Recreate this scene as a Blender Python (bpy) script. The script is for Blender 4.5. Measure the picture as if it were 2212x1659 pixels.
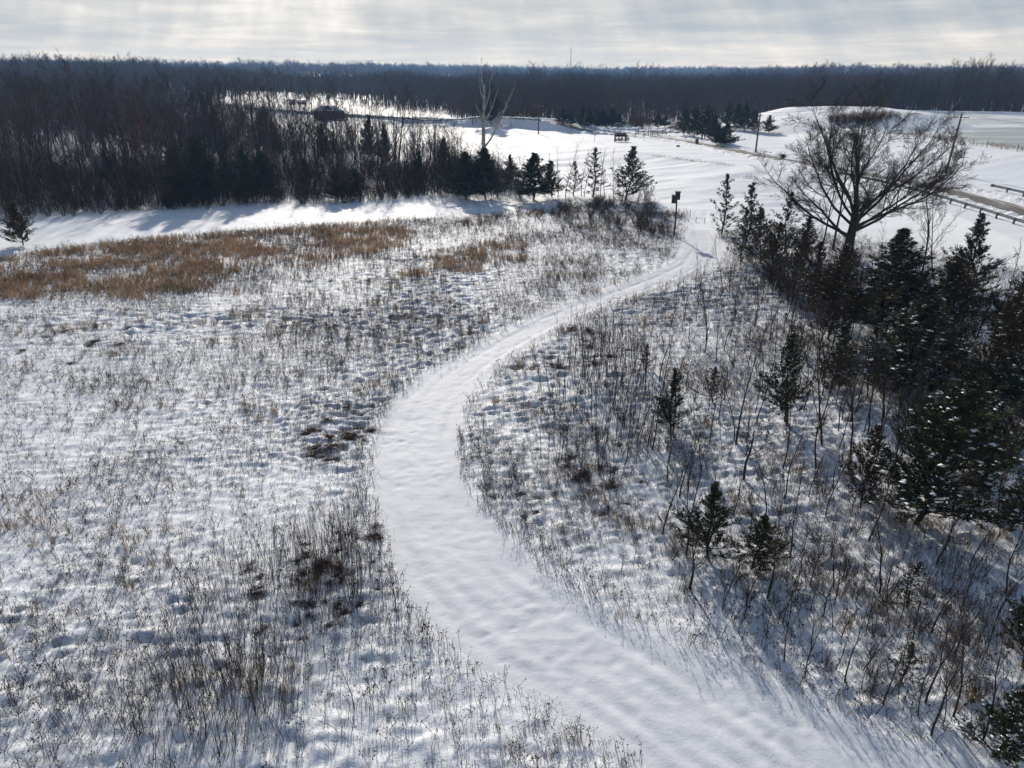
import bpy, math, random
import numpy as np
from mathutils import Vector, Matrix, Euler
random.seed(7); rng = np.random.default_rng(7)
R = math.radians
for o in list(bpy.data.objects): bpy.data.objects.remove(o)
scene = bpy.context.scene
col = scene.collection

# ------------------------------------------------------------------ camera
S = 2212/1024
FP = 735*S; CH = 20.0
PITCH = math.atan((829.5-160)/FP)
cam_d = bpy.data.cameras.new('camera'); cam = bpy.data.objects.new('camera', cam_d); col.objects.link(cam)
cam.location = (0, 0, CH); cam.rotation_euler = (math.pi/2-PITCH, 0, 0)
cam_d.sensor_width = 36; cam_d.lens = 735/1024*36; cam_d.clip_start = 0.5; cam_d.clip_end = 20000
scene.camera = cam

# ------------------------------------------------------------------ light
SUN_AZ = R(-8.7); SUN_EL = R(24.5)
sd = bpy.data.lights.new('sun', 'SUN'); sun = bpy.data.objects.new('sun', sd); col.objects.link(sun)
sd.energy = 4.6; sd.angle = R(1.8); sd.color = (1.0, 0.93, 0.84)
sdir = Vector((math.sin(SUN_AZ)*math.cos(SUN_EL), math.cos(SUN_AZ)*math.cos(SUN_EL), math.sin(SUN_EL)))
sun.rotation_euler = (-sdir).to_track_quat('-Z', 'Y').to_euler()
world = bpy.data.worlds.new('World'); scene.world = world; world.use_nodes = True
wt = world.node_tree; wn = wt.nodes; wl = wt.links
for n in list(wn): wn.remove(n)
def N(tree, typ, **kw):
    n = tree.nodes.new(typ)
    for k, v in kw.items():
        if k in n.inputs.keys() if hasattr(n, 'inputs') else False: n.inputs[k].default_value = v
        else: setattr(n, k, v)
    return n
def mathn(tree, op, a=None, b=None, c=None, clamp=False):
    n = tree.nodes.new('ShaderNodeMath'); n.operation = op; n.use_clamp = clamp
    for i, x in enumerate((a, b, c)):
        if x is None: continue
        if isinstance(x, (int, float)): n.inputs[i].default_value = x
        else: tree.links.new(x, n.inputs[i])
    return n.outputs[0]
def mixc(tree, fac, a, b, mode='MIX'):
    n = tree.nodes.new('ShaderNodeMix'); n.data_type = 'RGBA'; n.blend_type = mode
    for s, x in ((n.inputs[0], fac), (n.inputs[6], a), (n.inputs[7], b)):
        if isinstance(x, (int, float)): s.default_value = x
        elif isinstance(x, tuple): s.default_value = (*x, 1)
        else: tree.links.new(x, s)
    return n.outputs[2]
def ramp(tree, x, pts):
    n = tree.nodes.new('ShaderNodeValToRGB'); tree.links.new(x, n.inputs[0]); e = n.color_ramp.elements
    while len(e) < len(pts): e.new(0.5)
    for el, (p, c) in zip(e, pts):
        el.position = p; el.color = (c, c, c, 1) if isinstance(c, (int, float)) else (*c, 1)
    return n.outputs[0]
out = wn.new('ShaderNodeOutputWorld'); bg = wn.new('ShaderNodeBackground'); bg.inputs[1].default_value = 0.10
sky = wn.new('ShaderNodeTexSky'); sky.sky_type = 'NISHITA'; sky.sun_disc = False
sky.sun_elevation = SUN_EL; sky.sun_rotation = SUN_AZ; sky.altitude = 200; sky.air_density = 1.0; sky.dust_density = 1.0; sky.ozone_density = 1.5
tc = wn.new('ShaderNodeTexCoord'); sep = wn.new('ShaderNodeSeparateXYZ'); wl.new(tc.outputs['Generated'], sep.inputs[0])
zc = mathn(wt, 'MAXIMUM', sep.outputs[2], 0.0)
zz = mathn(wt, 'ADD', zc, 0.035)
cx = mathn(wt, 'DIVIDE', sep.outputs[0], zz); cy = mathn(wt, 'DIVIDE', sep.outputs[1], zz)
cmb = wn.new('ShaderNodeCombineXYZ'); wl.new(cx, cmb.inputs[0]); wl.new(cy, cmb.inputs[1])
def cnoise(scale, det, rough, sy=1.0, dist=0.0, loc=(0,0,0)):
    mp = wn.new('ShaderNodeMapping'); mp.inputs['Scale'].default_value = (1, sy, 1); mp.inputs['Location'].default_value = loc
    wl.new(cmb.outputs[0], mp.inputs[0])
    n = wn.new('ShaderNodeTexNoise'); n.inputs['Scale'].default_value = scale; n.inputs['Detail'].default_value = det
    n.inputs['Roughness'].default_value = rough; n.inputs['Distortion'].default_value = dist
    wl.new(mp.outputs[0], n.inputs[0]); return n.outputs[0]
n1 = cnoise(0.16, 6, 0.55, 0.8, 0.3, (3.1, 1.7, 0)); n2 = cnoise(0.6, 5, 0.6, 0.9, 0.5, (9, 2, 0))
nn = mathn(wt, 'ADD', mathn(wt, 'MULTIPLY', n1, 0.62), mathn(wt, 'MULTIPLY', n2, 0.38))
# shafts of light fanning down from the sun
saz = mathn(wt, 'SUBTRACT', mathn(wt, 'DIVIDE', sep.outputs[0], mathn(wt, 'MAXIMUM', sep.outputs[1], 0.05)), math.tan(SUN_AZ))
fan = mathn(wt, 'DIVIDE', saz, mathn(wt, 'SUBTRACT', math.tan(SUN_EL)+0.25, zc))
fc = wn.new('ShaderNodeCombineXYZ'); wl.new(fan, fc.inputs[0]); wl.new(mathn(wt, 'MULTIPLY', zc, 0.8), fc.inputs[1])
fn = wn.new('ShaderNodeTexNoise'); fn.inputs['Scale'].default_value = 8; fn.inputs['Detail'].default_value = 3; fn.inputs['Roughness'].default_value = 0.6
wl.new(fc.outputs[0], fn.inputs[0])
cloudv = mathn(wt, 'ADD', mathn(wt, 'MULTIPLY', nn, 1.0), mathn(wt, 'MULTIPLY', mathn(wt, 'SUBTRACT', fn.outputs[0], 0.5), 0.42))
ccol = ramp(wt, cloudv, [(0.36, (4.2, 4.6, 5.1)), (0.45, (5.4, 5.6, 5.8)), (0.53, (6.8, 6.8, 6.8)), (0.64, (9.8, 9.6, 9.3))])
# warm-pale band right above the horizon
hz = ramp(wt, zc, [(0.0, 1.0), (0.05, 0.0)])
ccol = mixc(wt, mathn(wt, 'MULTIPLY', hz, 0.6), ccol, (7.6, 7.2, 6.8))
cover = ramp(wt, zc, [(0.0, 1.0), (0.10, 0.95), (0.22, 0.15), (0.8, 0.05)])
wcol = mixc(wt, cover, sky.outputs[0], ccol)
wl.new(wcol, bg.inputs[0]); wl.new(bg.outputs[0], out.inputs[0])
scene.view_settings.view_transform = 'Standard'; scene.view_settings.look = 'None'
scene.view_settings.exposure = 0.0; scene.view_settings.gamma = 1
try:
    scene.cycles.volume_step_rate = 8; scene.cycles.volume_max_steps = 24
    scene.cycles.max_bounces = 5; scene.cycles.volume_bounces = 0; scene.cycles.diffuse_bounces = 2; scene.cycles.transparent_max_bounces = 8
except Exception: pass

# ------------------------------------------------------------------ projection helpers (points read off the ground plan)
CP, SP = math.cos(PITCH), math.sin(PITCH)
def ray(u, v):
    a = u-1106; b = 829.5-v
    return a, FP*CP+b*SP, b*CP-FP*SP
def G(u, v, z=0.0):
    a, F, U = ray(u, v); t = (z-CH)/U
    return (a*t, F*t)
def GP(pts, z=0.0): return [G(u, v, z) for u, v in pts]

# ------------------------------------------------------------------ numeric helpers
def ss(a, b, x):
    t = np.clip((x-a)/(b-a), 0, 1); return t*t*(3-2*t)
_lat = rng.random((257, 257))
_lat[256, :] = _lat[0, :]; _lat[:, 256] = _lat[:, 0]
def vn(x, y, sx, sy=None, seed=0):
    sy = sy or sx
    X = x/sx + seed*17.31; Y = y/sy + seed*7.77
    xi = np.floor(X); yi = np.floor(Y); fx = X-xi; fy = Y-yi
    fx = fx*fx*(3-2*fx); fy = fy*fy*(3-2*fy)
    xi = xi.astype(np.int64) % 256; yi = yi.astype(np.int64) % 256
    a = _lat[xi, yi]; b = _lat[xi+1, yi]; c = _lat[xi, yi+1]; d = _lat[xi+1, yi+1]
    return (a*(1-fx)+b*fx)*(1-fy)+(c*(1-fx)+d*fx)*fy - 0.5
def seg_d(x, y, pts, closed=False):
    d = np.full(x.shape, 1e9); P = list(pts)+([pts[0]] if closed else [])
    for (ax, ay), (bx, by) in zip(P[:-1], P[1:]):
        dx, dy = bx-ax, by-ay; L = dx*dx+dy*dy+1e-9
        t = np.clip(((x-ax)*dx+(y-ay)*dy)/L, 0, 1)
        d = np.minimum(d, (x-ax-t*dx)**2+(y-ay-t*dy)**2)
    return np.sqrt(d)
def inside(x, y, pts):
    r = np.zeros(x.shape, bool); n = len(pts)
    for i in range(n):
        ax, ay = pts[i]; bx, by = pts[(i+1) % n]
        c = (ay > y) != (by > y)
        with np.errstate(divide='ignore', invalid='ignore'):
            r ^= c & (x < (bx-ax)*(y-ay)/((by-ay) or 1e-9)+ax)
    return r
def sdp(x, y, pts):
    d = seg_d(x, y, pts, True); return np.where(inside(x, y, pts), d, -d)
def smooth_line(pts, n=6):
    P = [np.array(p, float) for p in pts]; P = [2*P[0]-P[1]]+P+[2*P[-1]-P[-2]]; o = []
    for i in range(1, len(P)-2):
        for k in range(n):
            t = k/n; a, b, c, d = P[i-1:i+3]
            o.append(tuple(0.5*((2*b)+(-a+c)*t+(2*a-5*b+4*c-d)*t*t+(-a+3*b-3*c+d)*t**3)))
    o.append(tuple(P[-2])); return o

# ------------------------------------------------------------------ plan of the place
TL_U = [(1484, 455), (1490, 490), (1477, 540), (1440, 575), (1370, 605), (1280, 638), (1180, 672), (1090, 715), (1000, 765), (915, 815), (850, 870), (818, 930), (808, 1000), (814, 1080), (838, 1180), (878, 1280), (950, 1370), (1060, 1450), (1240, 1560), (1400, 1659)]
TR_U = [(1545, 455), (1532, 495), (1556, 530), (1562, 560), (1510, 590), (1430, 622), (1340, 652), (1250, 690), (1175, 730), (1110, 770), (1060, 808), (1020, 850), (992, 910), (985, 980), (1008, 1050), (1050, 1110), (1110, 1170), (1200, 1260), (1300, 1325), (1440, 1388), (1560, 1425), (1680, 1480), (1800, 1550), (1950, 1610), (2120, 1659)]
TL = smooth_line(GP(TL_U), 3); TR = smooth_line(GP(TR_U), 3)
TRAIL = TL+[(6, 8), (20, -60), (60, -60), (22, 10)]+TR[::-1]
CEN = []
for i in range(20):
    t = i/19*0.92
    a = TL[int(t*(len(TL)-1))]; k = min(range(len(TR)), key=lambda j: (TR[j][0]-a[0])**2+(TR[j][1]-a[1])**2); b = TR[k]
    CEN.append(((a[0]+b[0])/2, (a[1]+b[1])/2))
MEADL = GP([(-500, 590), (-200, 566), (0, 553), (100, 538), (200, 522), (400, 505), (600, 490), (860, 474), (1050, 463), (1200, 446), (1290, 436), (1400, 440), (1470, 460)])+TL+[(6, 8), (20, -60), (-160, -60), (-160, 60)]
MEADR = TR[4:]+[(22, 10), (60, -60), (120, -60), (70, 20), (54, 50), (51.5, 75), (48, 92), (43, 102), (36, 107), (30, 104)]
PLAT = [(-6000, 330), (-600, 330), (-73, 300), (-25.7, 290), (3.5, 247), (20, 191.5), (35, 173.5), (48.5, 148), (58, 134), (59.5, 120), (57.5, 95), (54, 60), (48, 0), (48, -200), (6000, -200), (6000, 8000), (-6000, 8000)]
LAKE = [(97, 205), (103, 185), (105, 164), (107, 150), (118, 120), (140, 90), (420, 80), (480, 240), (205, 318), (165, 333), (135, 300), (112, 250)]
ROADC = smooth_line([(-160, 425), (-100, 352), (-55, 307), (-20, 283), (6, 266), (24, 246), (38, 232), (48, 208), (56, 171), (62.5, 148), (67.2, 128), (68.5, 112), (68.0, 92), (66, 60), (60, 0), (56, -60)], 6)
ROADB = smooth_line([(30, 241), (44, 243), (52, 250), (56, 262), (62, 290), (80, 330)], 5)
def road_z_extra(x, y):
    d = seg_d(x, y, [p for p in ROADC if p[1] > 243]); return (1.3+1.3*ss(-22, -8, x))*(1-ss(4.2, np.interp(x, [-25, -8], [11, 8]), d))*ss(242, 258, y)
def height(x, y, detail=True):
    x = np.asarray(x, float); y = np.asarray(y, float)
    sp = sdp(x, y, PLAT); w = np.interp(x, [-20, 40, 58], [40, 25, 10])*ss(60, 130, y)+8*(1-ss(60, 130, y))
    t = np.clip((sp+w)/w, 0, 1); t = t**1.15
    h = 3.0*np.clip(t, 0, 1)
    h = h+0.5*vn(x, y, 38, 22, 3)*ss(60, 140, y)+0.35*vn(x, y, 14, 9, 4)*ss(90, 140, y)
    h = h+(0.34*vn(x+0.6*y, y-.15*x, 13, 3.2, 120)+0.16*vn(x+.5*y, y-.1*x, 5, 1.5, 121))*ss(2, 10, sp+w+8)*(1-ss(-2, 8, sp))*ss(100, 125, y)
    rd = seg_d(x, y, ROADC); flat = 1-ss(4, 10, rd)
    h = np.where(sp > -4, h*(1-flat)+3.0*flat, h)
    sl = sdp(x, y, LAKE)
    h = np.where(sp > 0, np.maximum(h, 3+2.7*ss(-26, -5, sl)), h)
    h = h-1.6*ss(0.0, 3.0, sl)
    e = ((x-113)/42)**2+((y-262)/55)**2
    m = 3+6.6*(1-ss(0.05, 1.0, e))*(1+0.16*vn(x, y, 13, 9, 5))+0.5*vn(x, y, 6, 4, 55)*(1-e); h = np.where(e < 1, np.maximum(h, m), h)
    h = h+road_z_extra(x, y)
    D = np.hypot(x, y); az = -x/np.maximum(y, 1)
    far = ss(330, 520, D)
    h = h+far*(20*vn(x, y, 520, 420, 6)+8*vn(x, y, 150, 150, 7)-4)*ss(300, 800, D)
    h = h+13*ss(500, 1500, D)+16*vn(x, y, 800, 600, 150)*ss(700, 1200, D)+8.5*ss(380, 900, D)*ss(0.12, 0.6, az)+8*ss(1800, 3500, D)
    if detail:
        ml = sdp(x, y, MEADL); mr = sdp(x, y, MEADR)
        rough = np.maximum(ss(-0.2, 1.2, ml), ss(-0.2, 1.2, mr))
        near = 1-ss(130, 230, D)
        xr = x*0.87-y*0.5; yr = x*0.5+y*0.87; xq = x*0.6+y*0.8; yq = -x*0.8+y*0.6
        b = 0.09*vn(xr, yr, 2.9, 1.9, 8)+0.10*vn(x+0.3*vn(xr, yr, 1, 1, 77), y, 1.0, 0.5, 9)+0.10*vn(xr, yr, 0.62, 0.5, 10)+0.12*vn(x, y, 0.55, 0.30, 18)+(0.06+0.035*(1-ss(30, 50, y)))*vn(xq+0.3*vn(xr, yr, 0.9, 0.9, 78), yq, 0.33, 0.24, 19)
        b = b+0.04*vn(xq, yq, 0.42, 0.2, 11)
        dmp = 0.55+0.9*ss(-0.25, 0.3, vn(x, y, 11, 8, 12))
        h = h+rough*near*b*dmp*(0.8+0.55*ss(28, 55, y))
        sm = (1-rough)*(1-ss(200, 330, D))
        h = h+sm*(0.05*vn(x*.9+y*.44, y*.9-x*.44, 2.4, 1.6, 13)+0.02*vn(x, y, 0.8, 0.5, 14)+0.05*vn(x*.8-y*.6, x*.6+y*.8, 5, 1.3, 114)*ss(90, 120, y)+0.16*vn(x, y, 7, 2.5, 15)*ss(90, 120, y))
        # ruts along the trail, and lips at its edges
        c = seg_d(x, y, CEN+[(20, 4)]); tr = ss(0.0, 1.0, sdp(x, y, TRAIL))
        h = h+tr*((0.03+0.02*ss(40, 60, y))*np.cos(c*2*math.pi/1.3+1.2*vn(x, y, 9, 9, 98))*ss(0.5, 1.0, c)*(0.4+1.6*np.abs(vn(x, y, 6, 6, 16))))-0.05*tr
        h = h+tr*(0.042*vn(x*.8+y*.6, y*.8-x*.6, 0.36, 0.3, 93)*(0.7+vn(x, y, 3, 3, 94))+0.022*vn(x*.5-y*.87, y*.5+x*.87, 0.7, 0.6, 130)-0.06*ss(0.30, 0.44, vn(x*.9+y*.4, y*.9-x*.4, 0.6, 0.5, 131))*ss(-.1, .2, vn(x, y, 4, 4, 132))+0.026*np.cos((x*0.73+y*0.69)*2*math.pi/0.85+2.5*vn(x, y, 5, 5, 95))*(1-ss(22, 30, y))*ss(-0.25, 0.3, vn(x, y, 2.6, 2.0, 96))+0.03*vn(x*.69-y*.73, x*.73+y*.69, 1.9, 0.9, 97))
    return h
def gz(x, y, detail=True): return float(height(np.array([x]), np.array([y]), detail)[0])
_D = np.concatenate([np.linspace(8, 400, 1600), np.geomspace(401, 5000, 700)])
def hit(u, v):
    a, F, U = ray(u, v); t = _D/F
    x = a*t; y = F*t; z = CH+U*t
    g = height(x, y, False); i = np.nonzero(z <= g)[0]
    if len(i) == 0: i = [len(_D)-1]
    i = i[0]
    if i > 0:
        d0 = z[i-1]-g[i-1]; d1 = z[i]-g[i]; k = d0/(d0-d1+1e-9)
        X, Y = x[i-1]+(x[i]-x[i-1])*k, y[i-1]+(y[i]-y[i-1])*k
    else: X, Y = x[i], y[i]
    return Vector((X, Y, gz(X, Y)))
def topz(p, v):            # height above sea level that shows at row v above p
    a, F, U = ray(1106, v); return CH+U/F*p.y
def upx(p):                # metres per pixel at p
    return (p.y*CP+(CH-p.z)*SP)/FP

# ------------------------------------------------------------------ materials
def mat(name, colr, rough=0.8, var=None, scale=3.0, bump=0.0, bscale=20.0, spec=0.3, metal=0.0, emit=None, stretch=None):
    m = bpy.data.materials.new(name); m.use_nodes = True; t = m.node_tree; b = t.nodes['Principled BSDF']
    b.inputs['Roughness'].default_value = rough; b.inputs['Specular IOR Level'].default_value = spec; b.inputs['Metallic'].default_value = metal
    b.inputs['Base Color'].default_value = (*colr, 1)
    tcn = t.nodes.new('ShaderNodeTexCoord'); src = tcn.outputs['Object']
    if stretch:
        mp = t.nodes.new('ShaderNodeMapping'); mp.inputs['Scale'].default_value = stretch; t.links.new(src, mp.inputs[0]); src = mp.outputs[0]
    if var:
        n = t.nodes.new('ShaderNodeTexNoise'); n.inputs['Scale'].default_value = scale; n.inputs['Detail'].default_value = 4; t.links.new(src, n.inputs[0])
        r = ramp(t, n.outputs[0], [(0.35, colr), (0.65, var)]); t.links.new(r, b.inputs['Base Color'])
    if bump:
        n = t.nodes.new('ShaderNodeTexNoise'); n.inputs['Scale'].default_value = bscale; n.inputs['Detail'].default_value = 5; t.links.new(src, n.inputs[0])
        bn = t.nodes.new('ShaderNodeBump'); bn.inputs['Strength'].default_value = 0.6; bn.inputs['Distance'].default_value = bump
        t.links.new(n.outputs[0], bn.inputs['Height']); t.links.new(bn.outputs[0], b.inputs['Normal'])
    return m
def snow_mat(name, bd, extra=None, colr=(0.80, 0.83, 0.87), fine=0.02):
    m = mat(name, colr, rough=0.68, spec=0.2); t = m.node_tree; b = t.nodes['Principled BSDF']
    geo = t.nodes.new('ShaderNodeNewGeometry')
    h = None
    for sc, amp in ((1.3, bd), (5.0, bd*0.45), (17.0, fine)):
        n = t.nodes.new('ShaderNodeTexNoise'); n.inputs['Scale'].default_value = sc; n.inputs['Detail'].default_value = 3; t.links.new(geo.outputs['Position'], n.inputs[0])
        a = mathn(t, 'MULTIPLY', n.outputs[0], amp); h = a if h is None else mathn(t, 'ADD', h, a)
    bn = t.nodes.new('ShaderNodeBump'); bn.inputs['Strength'].default_value = 1.0; bn.inputs['Distance'].default_value = 1.0
    t.links.new(h, bn.inputs['Height']); t.links.new(bn.outputs[0], b.inputs['Normal'])
    n = t.nodes.new('ShaderNodeTexNoise'); n.inputs['Scale'].default_value = 0.25; n.inputs['Detail'].default_value = 3; t.links.new(geo.outputs['Position'], n.inputs[0])
    t.links.new(ramp(t, n.outputs[0], [(0.3, tuple(c*0.95 for c in colr)), (0.7, colr)]), b.inputs['Base Color'])
    return m
M = {}
M['snow_m'] = snow_mat('meadow snow', 0.05, fine=0.012)
M['snow_s'] = snow_mat('smooth snow', 0.02, fine=0.004)
M['snow_t'] = snow_mat('packed trail snow', 0.028, colr=(0.66, 0.69, 0.74), fine=0.010)
M['snow_b'] = snow_mat('bank snow', 0.30, fine=0.03)
M['snow_cap'] = mat('snow cap', (0.84, 0.87, 0.9), 0.6, bump=0.02, bscale=8)
M['bark'] = mat('bark', (0.035, 0.028, 0.022), 0.9, (0.075, 0.062, 0.05), 3, 0.01, 25, 0.1, stretch=(4, 4, 0.7))
M['bark_l'] = mat('grey bark', (0.09, 0.08, 0.068), 0.9, (0.15, 0.135, 0.12), 2, spec=0.1)
M['twig'] = mat('twig', (0.042, 0.030, 0.022), 0.9, (0.075, 0.053, 0.038), 1.5, spec=0.1)
M['twig_b'] = mat('brown twig', (0.092, 0.055, 0.033), 0.9, (0.052, 0.034, 0.023), 1.2, spec=0.1)
M['syc'] = mat('sycamore bark', (0.42, 0.41, 0.37), 0.8, (0.20, 0.18, 0.15), 1.3, spec=0.1)
M['rust'] = mat('rusty leaves', (0.20, 0.075, 0.03), 0.8, (0.12, 0.05, 0.025), 3, spec=0.1)
M['ced_d'] = mat('dark cedar foliage', (0.032, 0.040, 0.016), 0.8, (0.062, 0.068, 0.030), 0.8, spec=0.12)
M['ced_b'] = mat('bronze cedar foliage', (0.105, 0.066, 0.028), 0.8, (0.058, 0.052, 0.022), 0.7, spec=0.12)
M['ced_y'] = mat('yellow green foliage', (0.20, 0.17, 0.035), 0.8, (0.12, 0.12, 0.03), 1, spec=0.12)
M['pine'] = mat('pine needles', (0.03, 0.055, 0.035), 0.8, (0.05, 0.075, 0.045), 0.4, spec=0.1)
M['weed'] = mat('dead weed', (0.075, 0.055, 0.04), 0.9, (0.13, 0.10, 0.07), 0.6, spec=0.1)
M['weed_d'] = mat('dark weed', (0.045, 0.032, 0.026), 0.9, (0.085, 0.062, 0.045), 0.5, spec=0.1)
M['gold'] = mat('golden grass', (0.66, 0.48, 0.30), 0.8, (0.45, 0.29, 0.16), 0.5, spec=0.1)
M['straw'] = mat('straw grass', (0.48, 0.34, 0.19), 0.8, (0.30, 0.19, 0.10), 0.8, spec=0.1)
M['bramble'] = mat('bramble', (0.07, 0.04, 0.028), 0.9, (0.13, 0.075, 0.045), 1.5, spec=0.1)
M['far1'] = mat('far twigs brown', (0.10, 0.066, 0.050), 0.95, (0.13, 0.09, 0.068), 0.02, spec=0.0)
M['far2'] = mat('far twigs grey', (0.11, 0.098, 0.088), 0.95, (0.08, 0.07, 0.062), 0.02, spec=0.0)
M['far3'] = mat('far evergreen', (0.028, 0.042, 0.030), 0.95, (0.02, 0.03, 0.02), 0.02, spec=0.0)
M['wood'] = mat('weathered wood', (0.13, 0.10, 0.075), 0.85, (0.20, 0.165, 0.13), 2, 0.004, 30, 0.2, stretch=(3, 3, 0.3))
M['pole'] = mat('creosote pole', (0.10, 0.065, 0.045), 0.85, (0.16, 0.11, 0.075), 2, spec=0.2, stretch=(3, 3, 0.3))
M['brush'] = mat('brown brush', (0.15, 0.095, 0.055), 0.9, (0.24, 0.16, 0.09), 0.3, spec=0.05)
M['steel'] = mat('galvanised steel', (0.14, 0.155, 0.17), 0.7, (0.20, 0.215, 0.23), 2, metal=0.2)
M['wire'] = mat('wire', (0.05, 0.05, 0.05), 1.0, spec=0.0)
M['wire_s'] = mat('pale wire', (0.35, 0.34, 0.32), 0.6)
M['porc'] = mat('porcelain', (0.55, 0.56, 0.56), 0.3)
M['signb'] = mat('brown sign paint', (0.055, 0.018, 0.012), 0.7, (0.075, 0.024, 0.015), 2, spec=0.1)
M['white'] = mat('white paint', (0.75, 0.74, 0.72), 0.5)
M['black'] = mat('black plastic', (0.02, 0.02, 0.022), 0.5)
M['box_d'] = mat('dark stained wood', (0.03, 0.033, 0.036), 0.8, (0.05, 0.055, 0.05), 6)
M['moss'] = mat('mossy wood', (0.09, 0.11, 0.035), 0.85, (0.05, 0.05, 0.03), 5)
M['carp'] = mat('grey green car paint', (0.10, 0.125, 0.115), 0.35, (0.12, 0.145, 0.135), 1, metal=0.4, spec=0.6)
M['glass'] = mat('dark glass', (0.02, 0.03, 0.035), 0.12, spec=0.8)
M['tyre'] = mat('tyre rubber', (0.02, 0.02, 0.02), 0.8)
M['lampw'] = mat('lamp lens', (0.6, 0.6, 0.55), 0.2)
M['lampr'] = mat('red lens', (0.35, 0.02, 0.02), 0.3)
M['hivis'] = mat('hi vis cloth', (0.42, 0.50, 0.03), 0.8)
M['navy'] = mat('dark cloth', (0.02, 0.022, 0.03), 0.9)
M['skin'] = mat('skin', (0.45, 0.26, 0.19), 0.6)
M['green'] = mat('green enamel', (0.06, 0.10, 0.085), 0.6, (0.08, 0.12, 0.10), 3)
M['barn'] = mat('red brown boards', (0.085, 0.038, 0.026), 0.85, (0.13, 0.06, 0.04), 1, stretch=(3, 3, 0.3))
M['red'] = mat('red plastic', (0.62, 0.06, 0.02), 0.5)
M['pink'] = mat('faded red paint', (0.55, 0.16, 0.13), 0.7, (0.7, 0.35, 0.3), 0.5)
M['nest'] = mat('dead leaves', (0.05, 0.032, 0.02), 0.95, (0.09, 0.06, 0.035), 8)
M['siding'] = mat('pale siding', (0.42, 0.41, 0.39), 0.8)
M['lat'] = mat('tower lattice', (0.22, 0.24, 0.27), 0.7)
# ice with blown snow streaks
def lake_mat():
    m = mat('lake ice', (0.38, 0.42, 0.42), 0.45, spec=0.5); t = m.node_tree; b = t.nodes['Principled BSDF']
    g = t.nodes.new('ShaderNodeNewGeometry'); mp = t.nodes.new('ShaderNodeMapping'); mp.inputs['Scale'].default_value = (0.016, 0.075, 1); mp.inputs['Rotation'].default_value = (0, 0, 0.12)
    t.links.new(g.outputs['Position'], mp.inputs[0])
    n = t.nodes.new('ShaderNodeTexNoise'); n.inputs['Scale'].default_value = 1.6; n.inputs['Detail'].default_value = 7; n.inputs['Roughness'].default_value = 0.6; n.inputs['Distortion'].default_value = 0.7
    t.links.new(mp.outputs[0], n.inputs[0])
    sx = t.nodes.new('ShaderNodeSeparateXYZ'); t.links.new(g.outputs['Position'], sx.inputs[0])
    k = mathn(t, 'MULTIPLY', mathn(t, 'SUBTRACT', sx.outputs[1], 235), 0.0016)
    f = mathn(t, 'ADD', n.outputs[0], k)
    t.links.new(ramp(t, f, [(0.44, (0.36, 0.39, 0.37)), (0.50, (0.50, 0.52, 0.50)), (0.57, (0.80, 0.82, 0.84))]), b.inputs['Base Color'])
    return m
M['lake'] = lake_mat()
def road_mat():
    m = mat('salted road', (0.15, 0.125, 0.10), 0.8); t = m.node_tree; b = t.nodes['Principled BSDF']
    u = t.nodes.new('ShaderNodeUVMap'); mp = t.nodes.new('ShaderNodeMapping'); mp.inputs['Scale'].default_value = (7, 0.10, 1); t.links.new(u.outputs[0], mp.inputs[0])
    n = t.nodes.new('ShaderNodeTexNoise'); n.inputs['Scale'].default_value = 1.5; n.inputs['Detail'].default_value = 7; n.inputs['Roughness'].default_value = 0.65; t.links.new(mp.outputs[0], n.inputs[0])
    sx = t.nodes.new('ShaderNodeSeparateXYZ'); t.links.new(u.outputs[0], sx.inputs[0])
    e = mathn(t, 'ABSOLUTE', mathn(t, 'SUBTRACT', sx.outputs[0], 0.42))
    f = mathn(t, 'ADD', n.outputs[0], mathn(t, 'MULTIPLY', mathn(t, 'POWER', e, 2.0), 1.1))
    t.links.new(ramp(t, f, [(0.48, (0.10, 0.09, 0.08)), (0.60, (0.165, 0.15, 0.135)), (0.66, (0.42, 0.41, 0.40)), (0.75, (0.76, 0.78, 0.81))]), b.inputs['Base Color'])
    return m
M['road'] = road_mat()

# ------------------------------------------------------------------ mesh helpers
def mk(name, parts, mats, smooth=True):
    """parts: list of (V (n,3), F (m,k), matindex or array)"""
    V = []; LS = []; LV = []; MI = []; LT = []; off = 0; lo = 0
    for v, f, mi in parts:
        v = np.asarray(v, np.float32).reshape(-1, 3); f = np.asarray(f, np.int64)
        if len(f) == 0: continue
        k = f.shape[1]; V.append(v); LV.append((f+off).ravel()); LS.append(lo+np.arange(len(f))*k); LT.append(np.full(len(f), k)); off += len(v); lo += f.size
        MI.append(np.full(len(f), mi) if np.isscalar(mi) else np.asarray(mi))
    me = bpy.data.meshes.new(name)
    V = np.concatenate(V); LV = np.concatenate(LV).astype(np.int32); LS = np.concatenate(LS).astype(np.int32); LT = np.concatenate(LT).astype(np.int32)
    me.vertices.add(len(V)); me.vertices.foreach_set('co', V.ravel())
    me.loops.add(len(LV)); me.loops.foreach_set('vertex_index', LV)
    me.polygons.add(len(LS)); me.polygons.foreach_set('loop_start', LS); me.polygons.foreach_set('loop_total', LT)
    me.polygons.foreach_set('material_index', np.concatenate(MI).astype(np.int32))
    me.polygons.foreach_set('use_smooth', np.full(len(LS), smooth))
    for m in (mats if isinstance(mats, (list, tuple)) else [mats]): me.materials.append(m)
    me.update(calc_edges=True); return me
def tag(o, label=None, cat=None, group=None, kind=None):
    if label: o['label'] = label
    if cat: o['category'] = cat
    if group: o['group'] = group
    if kind: o['kind'] = kind
    return o
def obj(name, me, parent=None, loc=None):
    o = bpy.data.objects.new(name, me); col.objects.link(o)
    if parent is not None: o.parent = parent
    if loc is not None: o.location = loc
    return o
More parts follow.
